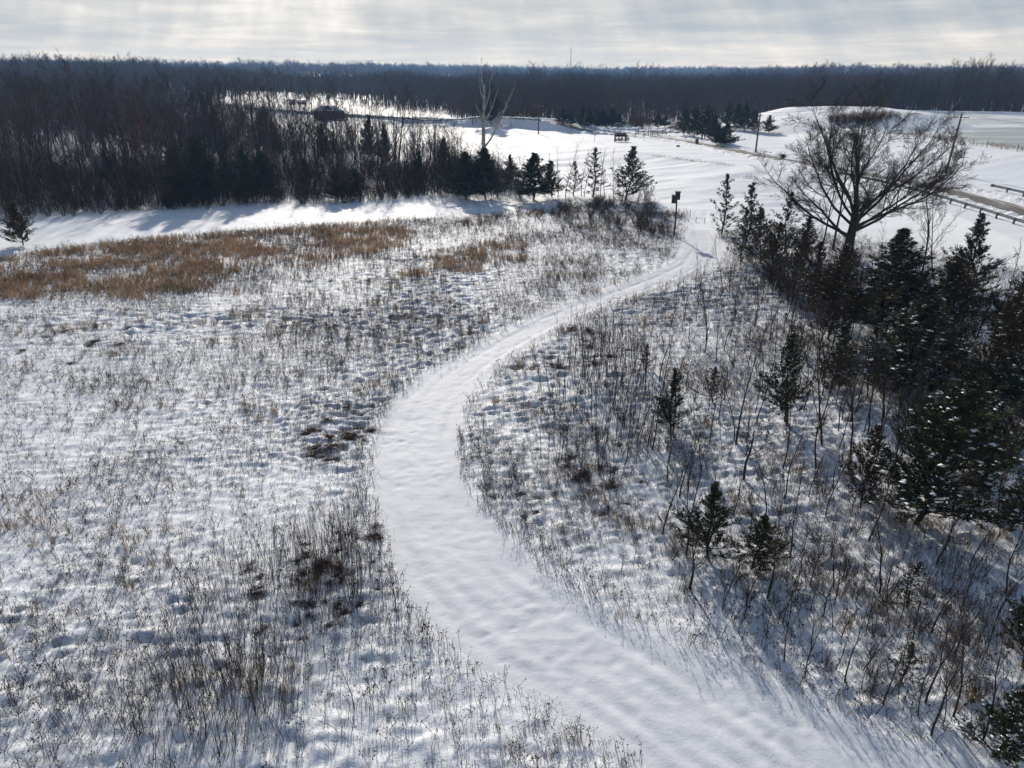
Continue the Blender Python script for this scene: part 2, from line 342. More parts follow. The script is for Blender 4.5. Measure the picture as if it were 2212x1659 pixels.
def thing(name, loc, label, cat, group=None, rz=0, sc=(1, 1, 1), tilt=(0, 0)):
    o = bpy.data.objects.new(name, None); col.objects.link(o); o.empty_display_size = 0.2
    o.location = loc; o.rotation_euler = (tilt[0], tilt[1], rz); o.scale = sc
    return tag(o, label, cat, group)
def struct(name, me, kind='structure', label=None):
    o = obj(name, me); tag(o, kind=kind, label=label); return o
class MB:
    def __init__(s): s.p = []
    def box(s, c, d, rz=0, mi=0, taper=1.0, rot=None):
        x, y, z = d[0]/2, d[1]/2, d[2]/2
        v = np.array([(-x, -y, -z), (x, -y, -z), (x, y, -z), (-x, y, -z), (-x*taper, -y*taper, z), (x*taper, -y*taper, z), (x*taper, y*taper, z), (-x*taper, y*taper, z)])
        r = (rot or Euler((0, 0, rz))).to_matrix(); v = v@np.array(r).T+np.array(c)
        s.p.append((v, [(0, 3, 2, 1), (4, 5, 6, 7), (0, 1, 5, 4), (1, 2, 6, 5), (2, 3, 7, 6), (3, 0, 4, 7)], mi)); return s
    def tube(s, pts, rad, n=8, mi=0, cap=True):
        pts = [Vector(p) for p in pts]; k = len(pts); rad = [rad]*k if isinstance(rad, (int, float)) else rad; V = []
        for i, p in enumerate(pts):
            d = (pts[min(i+1, k-1)]-pts[max(i-1, 0)]).normalized()
            a = d.cross(Vector((0, 0, 1)) if abs(d.z) < 0.9 else Vector((1, 0, 0))).normalized(); b = d.cross(a)
            for j in range(n):
                t = 2*math.pi*j/n; V.append(tuple(p+a*math.cos(t)*rad[i]+b*math.sin(t)*rad[i]))
        F = [(i*n+j, i*n+(j+1) % n, (i+1)*n+(j+1) % n, (i+1)*n+j) for i in range(k-1) for j in range(n)]
        s.p.append((V, F, mi))
        if cap:
            for i, q in ((0, 1), (k-1, -1)):
                s.p.append((V[i*n:(i+1)*n], [tuple(range(n))[::q]], mi))
        return s
    def prism(s, outline, y0, y1, mi=0):       # outline in xz
        n = len(outline); V = [(x, y0, z) for x, z in outline]+[(x, y1, z) for x, z in outline]
        s.p.append((V, [(i, (i+1) % n, n+(i+1) % n, n+i) for i in range(n)], mi))
        s.p.append((V, [tuple(range(n))[::-1]], mi)); s.p.append((V, [tuple(range(n, 2*n))], mi)); return s
    def blob(s, c, r, mi=0, seed=0, rough=0.25):
        g = random.Random(seed); V = []; F = []; A, B = 8, 5
        for i in range(B+1):
            for j in range(A):
                ph = math.pi*i/B; th = 2*math.pi*j/A; k = 1+g.uniform(-rough, rough)
                V.append((c[0]+r[0]*k*math.sin(ph)*math.cos(th), c[1]+r[1]*k*math.sin(ph)*math.sin(th), c[2]+r[2]*k*math.cos(ph)))
        for i in range(B):
            for j in range(A): F.append((i*A+j, (i+1)*A+j, (i+1)*A+(j+1) % A, i*A+(j+1) % A))
        s.p.append((V, F, mi)); return s
    def me(s, name, mats, smooth=False): return mk(name, s.p, mats, smooth)

# ------------------------------------------------------------------ ground sheet
def axis(parts):
    a = []
    for s, e, st in parts: a.append(np.arange(s, e, st))
    return np.concatenate(a)
ys = axis([(-120, 0, 3), (0, 14, .5), (14, 45, .125), (45, 80, .2), (80, 130, .3), (130, 300, .8), (300, 420, 2), (420, 800, 7), (800, 1800, 25), (1800, 3601, 100)])
xp = axis([(0, 22, .14), (22, 62, .28), (62, 130, .8), (130, 300, 3), (300, 900, 15), (900, 3601, 150)])
xs = np.concatenate([-xp[:0:-1], xp])
XX, YY = np.meshgrid(xs, ys)
# leave jitter out: one regular sheet split into the named grounds
HH = height(XX, YY)
nx, ny = len(xs), len(ys)
V = np.stack([XX.ravel(), YY.ravel(), HH.ravel()], 1)
i = np.arange(nx-1)[None, :]+nx*np.arange(ny-1)[:, None]
F = np.stack([i, i+1, i+nx+1, i+nx], -1).reshape(-1, 4)
cxm = (XX[:-1, :-1]+XX[1:, 1:]).ravel()/2; cym = (YY[:-1, :-1]+YY[1:, 1:]).ravel()/2
is_tr = inside(cxm, cym, TRAIL) & (cym < 103)
is_me = (inside(cxm, cym, MEADL) | inside(cxm, cym, MEADR)) & ~is_tr
def sub(mask):
    f = F[mask]; u, inv = np.unique(f, return_inverse=True); return V[u], inv.reshape(f.shape)
for nm, mk_, mt in (('trail', is_tr, 'snow_t'), ('meadow_ground', is_me, 'snow_m'), ('ground', ~(is_tr | is_me), 'snow_s')):
    v, f = sub(mk_); struct(nm, mk(nm, [(v, f, 0)], M[mt]))
print('ground', nx, ny)
# lake ice sheet
lx = np.arange(90, 500, 8.0); ly = np.arange(70, 345, 6.0); LX, LY = np.meshgrid(lx, ly)
lv = np.stack([LX.ravel(), LY.ravel(), np.full(LX.size, 5.0)], 1); n = len(lx)
i = np.arange(n-1)[None, :]+n*np.arange(len(ly)-1)[:, None]; lf = np.stack([i, i+1, i+n+1, i+n], -1).reshape(-1, 4)
c = lv[lf].mean(1); lf = lf[sdp(c[:, 0], c[:, 1], LAKE) > -7]
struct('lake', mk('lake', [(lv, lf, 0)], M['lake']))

# ------------------------------------------------------------------ roads with ploughed banks
def strip(name, line, offs, zoff, m, amp=0.0, step=1.0, kind='structure', noise=0.7, zf=None):
    P = []; L = 0
    for a, b in zip(line[:-1], line[1:]):
        d = math.dist(a, b); k = max(1, int(d/step))
        for j in range(k): P.append((a[0]+(b[0]-a[0])*j/k, a[1]+(b[1]-a[1])*j/k))
    P.append(line[-1]); P = np.array(P); T = np.gradient(P, axis=0); T /= np.linalg.norm(T, axis=1)[:, None]; Nn = np.stack([-T[:, 1], T[:, 0]], 1)
    offs = np.array(offs); X = P[:, None, 0]+Nn[:, None, 0]*offs[None]; Y = P[:, None, 1]+Nn[:, None, 1]*offs[None]
    Z = height(P[:, 0], P[:, 1], False)[:, None]+np.zeros_like(X) if zf is None else height(X, Y, False)
    Z = Z+np.array(zoff)[None]
    if amp:
        w = np.sin(np.linspace(0, math.pi, len(offs)))[None]
        Z = Z+amp*w*(vn(X, Y, noise, noise, 21)+0.6*vn(X, Y, noise*0.45, noise*0.45, 22))
    n = len(offs); i = np.arange(n-1)[None]+n*np.arange(len(P)-1)[:, None]
    f = np.stack([i, i+1, i+n+1, i+n], -1).reshape(-1, 4)
    me = mk(name, [(np.stack([X, Y, Z], -1).reshape(-1, 3), f, 0)], m)
    uv = me.uv_layers.new(name='UVMap'); L = np.concatenate([[0], np.cumsum(np.linalg.norm(np.diff(P, axis=0), axis=1))])
    U = (offs-offs[0])/(offs[-1]-offs[0]); UV = np.stack([np.broadcast_to(U[None], X.shape), np.broadcast_to(L[:, None], X.shape)], -1).reshape(-1, 2)
    uv.data.foreach_set('uv', UV[f.ravel()].astype(np.float32).ravel())
    return struct(name, me, kind)
strip('road', ROADC, np.linspace(-3.4, 3.4, 7), [0.10]*7, M['road'])
strip('side_road', ROADB, np.linspace(-3, 3, 5), [0.09]*5, M['road'], zf=1)
for s in (-1, 1):
    o = np.array([2.9, 3.2, 3.6, 4.0, 4.5, 5.0, 5.4]); z = np.array([-0.1, .28, .48, .55, .42, .2, -0.15])
    strip('snow_bank', ROADC, (o*s)[::s], z[::s], M['snow_b'], amp=0.55, step=0.5, zf=1)
o = np.array([-2, -1.2, 0, 1.2, 2]); strip('snow_bank', smooth_line([(22, 252), (32, 255), (42, 252)], 4), o, [-.2, .5, .9, .5, -.2], M['snow_b'], amp=0.9, step=0.5, zf=1)
strip('snow_bank', smooth_line([(40, 246), (46, 247), (52, 243)], 4), o, [-.2, .4, .7, .4, -.2], M['snow_b'], amp=0.8, step=0.5, zf=1)

# ------------------------------------------------------------------ branching plants
def tubes(polys, taper_tip=0.15):
    """polys: list of (pts list, r0, r1, sides) -> grouped numpy tubes"""
    g = {}
    for pts, r0, r1, n in polys: g.setdefault((len(pts), n), []).append((pts, r0, r1))
    outp = []
    for (k, n), L in g.items():
        P = np.array([[tuple(p) for p in a[0]] for a in L]); r0 = np.array([a[1] for a in L]); r1 = np.array([a[2] for a in L])
        D = P[:, -1]-P[:, 0]; D /= np.linalg.norm(D, axis=1)[:, None]+1e-9
        ref = np.where(np.abs(D[:, 2:3]) < 0.9, np.array([[0, 0, 1.0]]), np.array([[1.0, 0, 0]]))
        A = np.cross(D, ref); A /= np.linalg.norm(A, axis=1)[:, None]+1e-9; B = np.cross(D, A)
        t = np.linspace(0, 1, k)[None]; r = r0[:, None]*(1-t)+r1[:, None]*t
        th = np.arange(n)*2*math.pi/n
        ring = A[:, None, None]*np.cos(th)[None, None, :, None]+B[:, None, None]*np.sin(th)[None, None, :, None]
        V = P[:, :, None]+ring*r[:, :, None, None]; V = V.reshape(-1, 3)
        b = np.arange(len(L))*k*n; f = []
        for i in range(k-1):
            for j in range(n):
                f.append(np.stack([b+i*n+j, b+i*n+(j+1) % n, b+(i+1)*n+(j+1) % n, b+(i+1)*n+j], 1))
        outp.append((V, np.concatenate(f), 0))
    return outp
def perp(d, ang, rnd):
    a = d.orthogonal().normalized(); a.rotate(Matrix.Rotation(rnd.uniform(0, 2*math.pi), 3, d))
    return (d*math.cos(ang)+a*math.sin(ang)).normalized()
def grow(rnd, out, p, d, L, r, lv, spec):
    sp = spec[lv]; k = sp['seg']; pts = [p.copy()]; dirs = []
    for i in range(k):
        d = (d+Vector((rnd.gauss(0, 1), rnd.gauss(0, 1), rnd.gauss(0, 1)))*sp['wob']+Vector((0, 0, sp['up']))).normalized()
        dirs.append(d); p = p+d*(L/k); pts.append(p.copy())
    tip = r*sp.get('tip', 0.3); out[lv].append((pts, r, tip, sp['n']))
    if lv+1 < len(spec):
        q = spec[lv+1]; c = q['count']; c = int(c*rnd.uniform(0.75, 1.25)+0.5)
        for j in range(c):
            t = q['t0']+(1-q['t0'])*((j+rnd.random())/c)**q.get('pw', 1); t = min(t, 0.999)
            f = t*k; i = int(f); f -= i; pp = pts[i].lerp(pts[i+1], f)
            an = rnd.uniform(*q['ang'])
            if 'angf' in q: an = q['angf'][0]+(q['angf'][1]-q['angf'][0])*(t-q['t0'])/(1-q['t0'])+rnd.gauss(0, 7)
            cd = perp(dirs[i], R(an), rnd)
            ll = L*q['len']*rnd.uniform(0.65, 1.25)*(1-q.get('sh', 0.5)*t)
            rr = min(r*(1-t)+tip*t, r)*q['rad']
            grow(rnd, out, pp, cd, ll, max(rr, q.get('rmin', 0.006)), lv+1, spec)
def lvl(count=0, t0=0.3, ang=(30, 60), len=0.5, rad=0.6, seg=3, wob=0.12, up=0.08, n=3, tip=0.3, **k):
    return dict(count=count, t0=t0, ang=ang, len=len, rad=rad, seg=seg, wob=wob, up=up, n=n, tip=tip, **k)
def bare(seed, H, r, spec, nt=1, split=2):
    rnd = random.Random(seed); out = [[] for _ in spec]
    grow(rnd, out, Vector((0, 0, -0.15)), Vector((rnd.uniform(-.05, .05), rnd.uniform(-.05, .05), 1)).normalized(), H, r, 0, spec)
    tp = sum(out[:split], []); cp = sum(out[split:], [])
    return tubes(tp), tubes(cp)
PROTO = {}
def proto(key, tr, cr, mt, mc, crown='crown', extra=None):
    L = [('trunk', mk(key+' trunk', tr, mt)), (crown, mk(key+' crown', cr, mc))]
    if extra: L.append(extra)
    PROTO[key] = L
def plant(name, key, loc, label, cat, group, rz=None, sc=(1, 1, 1), tilt=(0, 0), skip=()):
    t = thing(name, loc, label, cat, group, random.uniform(0, 6.28) if rz is None else rz, sc, tilt)
    for nm, me in PROTO[key]:
        if nm in skip: continue
        c_ = obj(nm, me, t)
        if nm == 'snow': c_['kind'] = 'stuff'
    return t
# woodland trees, H = 10 at scale 1
for s in range(7):
    spread = (28, 52) if s % 2 else (20, 42)
    spec = [lvl(seg=7, wob=0.07, up=0.10, n=6, tip=0.12), lvl(13, 0.2, spread, 0.46, 0.52, seg=5, wob=0.14, up=0.12, n=4, sh=0.5, rmin=0.016),
            lvl(7, 0.25, (25, 50), 0.48, 0.55, seg=4, wob=0.15, up=0.1, n=3, rmin=0.011), lvl(6, 0.2, (25, 50), 0.5, 0.6, seg=3, wob=0.16, up=0.08, n=3, rmin=0.008), lvl(4, 0.2, (25, 50), 0.6, 0.7, seg=1, wob=0.1, up=0.05, n=3, rmin=0.006)]
    a, b = bare(100+s, 10, 0.105+0.01*(s%3), spec); proto('wood%d' % s, a, b, M['bark'] if s % 3 else M['bark_l'], M['twig'] if s % 2 else M['twig_b'])
# saplings, H = 5
for s in range(6):
    spec = [lvl(seg=9, wob=0.085, up=0.11, n=5, tip=0.12), lvl(15, 0.28, (18, 40), 0.28, 0.45, seg=4, wob=0.08, up=0.10, n=3, sh=0.5, rmin=0.009),
            lvl(5, 0.2, (20, 45), 0.4, 0.6, seg=2, wob=0.1, up=0.08, n=3, rmin=0.006), lvl(2, 0.2, (20, 45), 0.5, 0.7, seg=1, n=3, rmin=0.005)]
    a, b = bare(200+s, 5, 0.045, spec, split=1); proto('sap%d' % s, a, b, M['bark'], M['twig'])
# small spreading trees, H = 5
for s in range(3):
    spec = [lvl(seg=5, wob=0.08, up=0.1, n=6, tip=0.4), lvl(10, 0.35, (25, 55), 0.55, 0.5, seg=5, wob=0.14, up=0.10, n=4, sh=0.3, rmin=0.014),
            lvl(7, 0.2, (25, 50), 0.45, 0.55, seg=3, wob=0.15, up=0.08, n=3, rmin=0.008), lvl(5, 0.15, (20, 50), 0.5, 0.6, seg=2, n=3, rmin=0.006)]
    a, b = bare(300+s, 3.4, 0.07, spec); proto('small%d' % s, a, b, M['bark'], M['twig'])
# stem thickets: many upright rods from one stool, H about 2.6
for s in range(5):
    rnd = random.Random(400+s); st = []; tw = []
    for i in range(rnd.randint(8, 14)):
        o = [[], [], []]; a = rnd.uniform(0, 6.28); q = rnd.uniform(0, 0.8); lean = rnd.uniform(0, 0.22)
        sp = [lvl(seg=4, wob=0.04, up=0.05, n=3, tip=0.35), lvl(5, 0.35, (12, 28), 0.28, 0.6, seg=2, wob=0.05, up=0.05, n=3, rmin=0.0055), lvl(2, 0.3, (15, 30), 0.4, 0.8, seg=1, n=3, rmin=0.0045)]
        grow(rnd, o, Vector((q*math.cos(a), q*math.sin(a), -0.1)), Vector((lean*math.cos(a), lean*math.sin(a), 1)).normalized(), rnd.uniform(1.6, 3.3), rnd.uniform(0.009, 0.015), 0, sp)
        st += o[0]; tw += o[1]+o[2]
    PROTO['stems%d' % s] = [('stems', mk('thicket stems', tubes(st), M['weed_d'])), ('twigs', mk('thicket twigs', tubes(tw), M['twig']))]
# shrubs: rounded twiggy bush, H about 2.2
for s in range(4):
    rnd = random.Random(450+s); st = []; tw = []
    for i in range(16):
        o = [[], [], [], []]; a = rnd.uniform(0, 6.28); lean = rnd.uniform(0.1, 0.8)
        sp = [lvl(seg=4, wob=0.12, up=0.06, n=3, tip=0.4), lvl(6, 0.2, (20, 50), 0.45, 0.6, seg=3, wob=0.14, up=0.05, n=3, rmin=0.007), lvl(4, 0.2, (20, 50), 0.5, 0.7, seg=2, wob=0.15, n=3, rmin=0.006), lvl(2, 0.2, (20, 50), 0.6, 0.8, seg=1, n=3, rmin=0.005)]
        grow(rnd, o, Vector((0.1*math.cos(a), 0.1*math.sin(a), -0.1)), Vector((lean*math.cos(a), lean*math.sin(a), 1)).normalized(), rnd.uniform(1.3, 2.2), 0.018, 0, sp)
        st += o[0]; tw += o[1]+o[2]+o[3]
    PROTO['bush%d' % s] = [('stems', mk('bush stems', tubes(st), M['bark'])), ('twigs', mk('bush twigs', tubes(tw), M['twig_b'] if s % 2 else M['twig']))]
# bramble mats: low tangle, radius about 1
for s in range(4):
    rnd = random.Random(480+s); st = []
    for i in range(170):
        a = rnd.uniform(0, 6.28); q = abs(rnd.gauss(0, 0.5)); p = Vector((q*math.cos(a), q*math.sin(a), rnd.uniform(-0.02, 0.1))); d = Vector((rnd.gauss(0, 1), rnd.gauss(0, 1), rnd.uniform(0.2, 1.0))).normalized()
        L = rnd.uniform(0.25, 0.7); pts = [p]
        for j in range(4):
            d = (d+Vector((rnd.gauss(0, .3), rnd.gauss(0, .3), -0.28))).normalized(); p = p+d*L/4; p.z = max(p.z, 0); pts.append(p.copy())
        st.append((pts, rnd.uniform(0.008, 0.018), 0.005, 3))
    PROTO['mat%d' % s] = [('canes', mk('bramble canes', tubes(st), M['bramble']))]

# ------------------------------------------------------------------ cedars
CWID = {}
def cedar(key, seed, H=6.0, Rd=1.6, nb=150, ns=7, fm='ced_d', gap=0.0, spire=1.0, lobes=0.25, tsz=1.0, base=0.05):
    rnd = random.Random(seed); nr = np.random.default_rng(seed); tr = []; br = []; fol = []; sn = []
    lean = Vector((rnd.uniform(-.05, .05), rnd.uniform(-.05, .05)))
    def axis_at(z): return Vector((lean.x*z+0.08*math.sin(z*1.3+seed), lean.y*z+0.08*math.cos(z*1.1+seed), z))
    tr.append(([axis_at(z) for z in np.linspace(-0.15, H*0.98, 9)], H*0.0085+0.012, 0.006, 6))
    az_l = [rnd.uniform(0, 6.28) for _ in range(6)]; nl = 6
    for i in range(nb):
        t = base+(0.99-base)*((i+rnd.random())/nb)**0.95; z = t*H; a = rnd.uniform(0, 6.28)
        prof = (1-t)**(0.95*spire)*(0.6+0.4*min(1, (t-base+0.03)/0.12))+0.02
        lob = 1+lobes*math.cos(a-az_l[int(t*(nl-.01))])+0.22*rnd.gauss(0, 1)
        if rnd.random() < 0.15+gap*0.4: lob *= 0.5
        if rnd.random() < 0.07: lob *= 1.45
        L = max(0.16, Rd*prof*max(lob, 0.25)); el = R(rnd.uniform(8, 32)+38*t)
        p = axis_at(z); d = Vector((math.cos(a)*math.cos(el), math.sin(a)*math.cos(el), math.sin(el))); pts = [p]; ds = []
        for j in range(4):
            d = (d+Vector((rnd.gauss(0, .08), rnd.gauss(0, .08), 0.11))).normalized(); ds.append(d); p = p+d*L/4; pts.append(p.copy())
        br.append((pts, 0.010+0.010*L, 0.005, 3))
        k = max(2, int(ns*(0.3+0.7*L/Rd)*(1-0.35*gap)))
        for q in range(k+1):
            tt = 3.999 if q == k else rnd.uniform(0.25 if L > .5 else 0, 1)**0.8*3.999; ii = int(tt); c0 = pts[ii].lerp(pts[ii+1], tt-ii)
            sd_ = ds[ii] if q == k else perp(ds[ii], R(rnd.uniform(25, 55)), rnd); sd_ = (sd_+Vector((0, 0, 0.25))).normalized(); sl = (0.12+0.30*L*rnd.uniform(.5, 1.1))*(1.15-tt/5)*tsz**0.5
            if q < k: br.append(([c0, c0+sd_*sl], 0.006, 0.003, 3))
            m = max(10, int(54*sl/tsz)); u_ = nr.random((m, 1)); dd = np.array(tuple(sd_)); C = np.array(tuple(c0))[None]+dd[None]*u_*sl+nr.normal(0, 0.028*tsz, (m, 3))
            A = dd[None]*0.9+np.array([[0, 0, 0.35]])+nr.normal(0, 0.45, (m, 3)); A /= np.linalg.norm(A, axis=1)[:, None]
            W = np.cross(A, nr.normal(0, 1, (m, 3))); W /= np.linalg.norm(W, axis=1)[:, None]+1e-9
            ln = nr.uniform(0.07, 0.17, (m, 1))*tsz; wd = nr.uniform(0.016, 0.032, (m, 1))*tsz
            fol.append(np.stack([C-W*wd, C+W*wd, C+A*ln], 1).reshape(-1, 3))
            if nr.random() < 0.16: e = c0+sd_*sl*.7; sn.append((e.x, e.y, e.z+0.05*tsz))
    Vf = np.concatenate(fol); Ff = np.arange(len(Vf)).reshape(-1, 3); CWID[key] = float(np.percentile(Vf[:, 0], 99.5)-np.percentile(Vf[:, 0], 0.5))
    sn = np.array(sn); m = len(sn); oc = np.array([(1, 0, 0), (0, 1, 0), (-1, 0, 0), (0, -1, 0), (0, 0, .6), (0, 0, -.5)]); of = np.array([(0, 1, 4), (1, 2, 4), (2, 3, 4), (3, 0, 4), (1, 0, 5), (2, 1, 5), (3, 2, 5), (0, 3, 5)])
    sv = (sn[:, None]+oc[None]*nr.uniform(0.02, 0.07, (m, 1, 1))*tsz*np.array([1.4, 1.4, .7])+nr.normal(0, .012, (m, 6, 3))).reshape(-1, 3); sf = (of[None]+6*np.arange(m)[:, None, None]).reshape(-1, 3)
    PROTO[key] = [('trunk', mk(key+' trunk', tubes(tr+br), M['bark'])), ('foliage', mk(key+' foliage', [(Vf, Ff, 0)], M[fm], smooth=False)), ('snow', mk(key+' snow', [(sv, sf, 0)], M['snow_cap']))]
for s in range(3): cedar('cedd%d' % s, 500+s, fm='ced_d', lobes=0.25)
for s in range(2): cedar('cedf%d' % s, 580+s, fm='ced_d', nb=200, ns=8, tsz=1.25, spire=0.9, base=0.05, lobes=0.4)
cedar('cedg0', 585, fm='ced_b', nb=200, ns=8, tsz=1.25, Rd=1.9, spire=0.8, base=0.05, lobes=0.4)
for s in range(3): cedar('cedb%d' % s, 520+s, fm='ced_b', lobes=0.3, Rd=1.9, spire=0.8)
for s in range(2): cedar('ceds%d' % s, 540+s, nb=95, gap=0.7, ns=6, lobes=0.4)          # thin, see-through
cedar('cedbig0', 560, H=8, Rd=2.4, nb=270, ns=9, tsz=1.05, fm='ced_d', lobes=0.25); cedar('cedbig1', 561, H=8, Rd=2.7, nb=270, ns=9, tsz=1.05, fm='ced_b', lobes=0.35, spire=0.7)
cedar('yell', 570, nb=60, ns=5, fm='ced_y'); cedar('pine', 571, H=10, Rd=2.6, nb=110, ns=7, fm='pine', tsz=1.8, base=0.2, lobes=0.4)
CH0 = {k: (8 if 'big' in k else 10 if k == 'pine' else 6) for k in PROTO}
def cw(key): return CWID[key]
def put_cedar(key, u, v, vt, w, label, name='cedar_tree', snow=True, group=None, cat='cedar tree', rz=None, tilt=(0, 0)):
    p = hit(u, v); H = max(0.5, topz(p, vt)-p.z); W = w*upx(p)
    s = W*(1.15 if key[:4] in ('cedd', 'ceds', 'cedb') else 1.0)/cw(key)
    return plant(name, key, p, label, cat, group, rz, (s, s, H/CH0[key]), tilt, skip=() if snow else ('snow',))
CED = [
 ('cedg0', 52, 530, 440, 72, 'bronze-green cedar standing alone on the snow at the left frame edge', 0),
 ('cedg0', 398, 446, 318, 100, 'broad cedar at the woodland edge casting the largest tree shadow, left one of the pair', 0),
 ('cedf0', 442, 443, 300, 100, 'tall dark cedar at the woodland edge, right one of the pair above the largest shadow', 0),
 ('cedf1', 535, 438, 322, 72, 'dark cedar at the woodland edge just right of the big shadow pair', 0),
 ('cedf0', 573, 431, 328, 72, 'pointed dark cedar set behind the woodland edge, left of the small round cedar', 0),
 ('cedg0', 733, 434, 366, 82, 'small rounded cedar in front of the woods with its own shadow patch', 0),
 ('cedf1', 767, 429, 368, 52, 'narrow cedar touching the right side of the small rounded cedar', 0),
 ('cedf0', 1008, 431, 332, 96, 'dark cedar at the woods edge, left one of the two below the pale sycamore', 0),
 ('cedf0', 1046, 429, 322, 96, 'dark cedar at the woods edge, right one of the two below the pale sycamore', 0),
 ('cedf1', 1152, 432, 334, 100, 'dense conical cedar left of the row of bare saplings at the woods end', 0),
 ('cedg0', 1192, 428, 350, 60, 'low cedar hugging the conical cedar at the woods end', 0),
 ('ceds0', 1283, 426, 322, 66, 'thin ragged cedar among the bare saplings at the woods end', 0),
 ('ceds1', 1240, 424, 350, 40, 'slim ivy-dark cedar between bare saplings at the woods end', 0),
 ('cedd0', 1354, 433, 318, 88, 'cedar with a crooked pointed top at the right end of the woods', 0),
 ('ceds0', 1561, 508, 379, 66, 'tall open cedar just right of the trail opening', 0),
 ('ceds1', 1612, 530, 398, 74, 'ragged cedar second from the trail opening on the right', 0),
 ('cedb0', 1640, 570, 452, 84, 'bronze cedar below the ragged pair beside the upper trail', 0),
 ('ceds1', 1692, 548, 418, 66, 'sparse cedar left of the big bare oak trunk', 0),
 ('cedd2', 1740, 560, 470, 66, 'low dark cedar at the foot of the twin trunks left of the oak', 0),
 ('cedbig1', 1790, 735, 535, 178, 'wide bronze cedar directly below the oak trunk', 1),
 ('cedbig0', 1888, 720, 492, 170, 'wide blackish cedar right of the oak trunk', 1),
 ('cedd1', 2078, 650, 468, 130, 'dark cedar with a pointed top silhouetted against the snow slope by the road', 1),
 ('cedbig1', 2030, 770, 560, 215, 'large rust-brown cedar in front of the cedar by the road slope', 1),
 ('cedd0', 2200, 760, 545, 130, 'dark cedar at the right frame edge below the snow slope', 1),
 ('cedbig0', 1935, 850, 640, 190, 'snow-flecked cedar in the middle of the dense stand', 1),
 ('cedb2', 2120, 900, 660, 150, 'bronze snow-flecked cedar between the rust-brown one and the frame edge', 1),
 ('cedbig0', 2215, 960, 720, 170, 'large snow-flecked cedar cut by the right frame edge at mid height', 1),
 ('cedd0', 1795, 850, 690, 90, 'thin upright cedar above the leaning trunk left of the dense stand', 1),
 ('cedbig0', 1985, 1135, 815, 225, 'huge blackish cedar standing in front of the dense stand, largest of all', 1),
 ('cedb2', 1858, 1095, 925, 92, 'slender bronze cedar at the left side of the huge blackish cedar', 1),
 ('cedd2', 1692, 912, 722, 94, 'dark cedar with a forked spire left of the dense stand', 1),
 ('cedd1', 1447, 935, 800, 82, 'dark cedar among tall rods in the middle of the right meadow', 0),
 ('ceds0', 1537, 868, 792, 56, 'little thin cedar right of the cedar among tall rods', 1),
 ('ceds1', 1395, 800, 745, 34, 'very small cedar uphill of the cedar among tall rods', 0),
 ('cedd0', 1528, 1205, 1052, 126, 'lacy cedar beside the small forked tree near the trail', 0),
 ('cedd2', 1628, 1228, 1116, 112, 'bushy many-stemmed cedar right of the lacy cedar', 0),
 ('ceds0', 1955, 1312, 1212, 74, 'small snow-dusted cedar among the rods in the lower right', 1),
 ('ceds1', 1948, 1478, 1390, 62, 'tiny open cedar between saplings above the bottom right corner', 0),
 ('cedd1', 2205, 1440, 1215, 110, 'snow-dusted cedar cut by the right frame edge in the lower quarter', 1),
 ('cedd0', 2150, 1640, 1478, 150, 'bushy cedar in the bottom right corner', 1),
 ('ceds0', 1655, 962, 928, 24, 'knee-high cedar seedling below the forked-spire cedar', 0),
 ('cedbig1', 2170, 800, 600, 150, 'bronze cedar behind the snow-flecked edge cedar at the right', 1),
 ('cedbig0', 2060, 1010, 790, 150, 'blackish cedar tucked between the huge one and the right frame edge', 1),
 ('cedb1', 1662, 610, 485, 74, 'bronze cedar filling the gap right of the low bronze cedar by the upper trail', 0),
 ('cedb0', 1712, 650, 505, 84, 'broad bronze cedar below the sparse cedar left of the oak', 0),
 ('ceds1', 1600, 565, 455, 52, 'thin cedar in front of the ragged cedar by the trail opening', 0),
 ('cedb2', 1752, 640, 525, 76, 'bronze cedar left of the wide one under the oak', 0),
 ('cedb0', 2185, 1150, 1010, 110, 'brown-tinged cedar at the frame edge right of the huge one', 1),
]
for k, u, v, vt, w, lab, sn in CED: put_cedar(k, u, v, vt, w, lab, snow=bool(sn))
CEDM = [(1478, 292, 238, 44), (1500, 298, 234, 52), (1522, 300, 230, 52), (1545, 306, 250, 50), (1567, 315, 268, 58), (1546, 313, 270, 48), (1420, 277, 246, 30), (1436, 275, 250, 26)]
ML = ['dark cedar at the left end of the roadside clump', 'dark cedar in the roadside clump behind the utility pole', 'tall snow-dusted cedar in the roadside clump', 'cedar in the middle of the roadside clump', 'round bushy cedar at the right end of the roadside clump', 'low cedar in front of the roadside clump', 'cedar beside the side road opening, left of its pair', 'cedar beside the side road opening, right of its pair']
for i, ((u, v, vt, w), l) in enumerate(zip(CEDM, ML)): put_cedar(['cedf0', 'cedg0', 'cedf1', 'cedg0', 'cedf1', 'cedg0', 'cedf0', 'cedf1'][i], u, v, vt, w, l, snow=(i == 2))
put_cedar('yell', 1350, 274, 250, 14, 'yellow-green young conifer behind the parked car', 'young_conifer', False, cat='conifer')
for i, (u, v, vt, w) in enumerate([(1272, 274, 238, 28), (1290, 275, 236, 30), (1302, 276, 240, 26), (1322, 276, 234, 32), (1258, 273, 232, 22), (1338, 277, 246, 22), (1215, 272, 236, 22), (1232, 272, 240, 24), (1590, 282, 226, 30), (1608, 284, 224, 30), (1628, 286, 238, 26), (1660, 288, 250, 26), (1062, 268, 182, 46), (1570, 275, 222, 22)]):
    put_cedar('cedf%d' % (i % 2), u, v, vt, w*1.25, 'dark evergreen in the tree line beyond the road', 'evergreen_tree', False, group='evergreens in the tree line beyond the road', cat='evergreen')

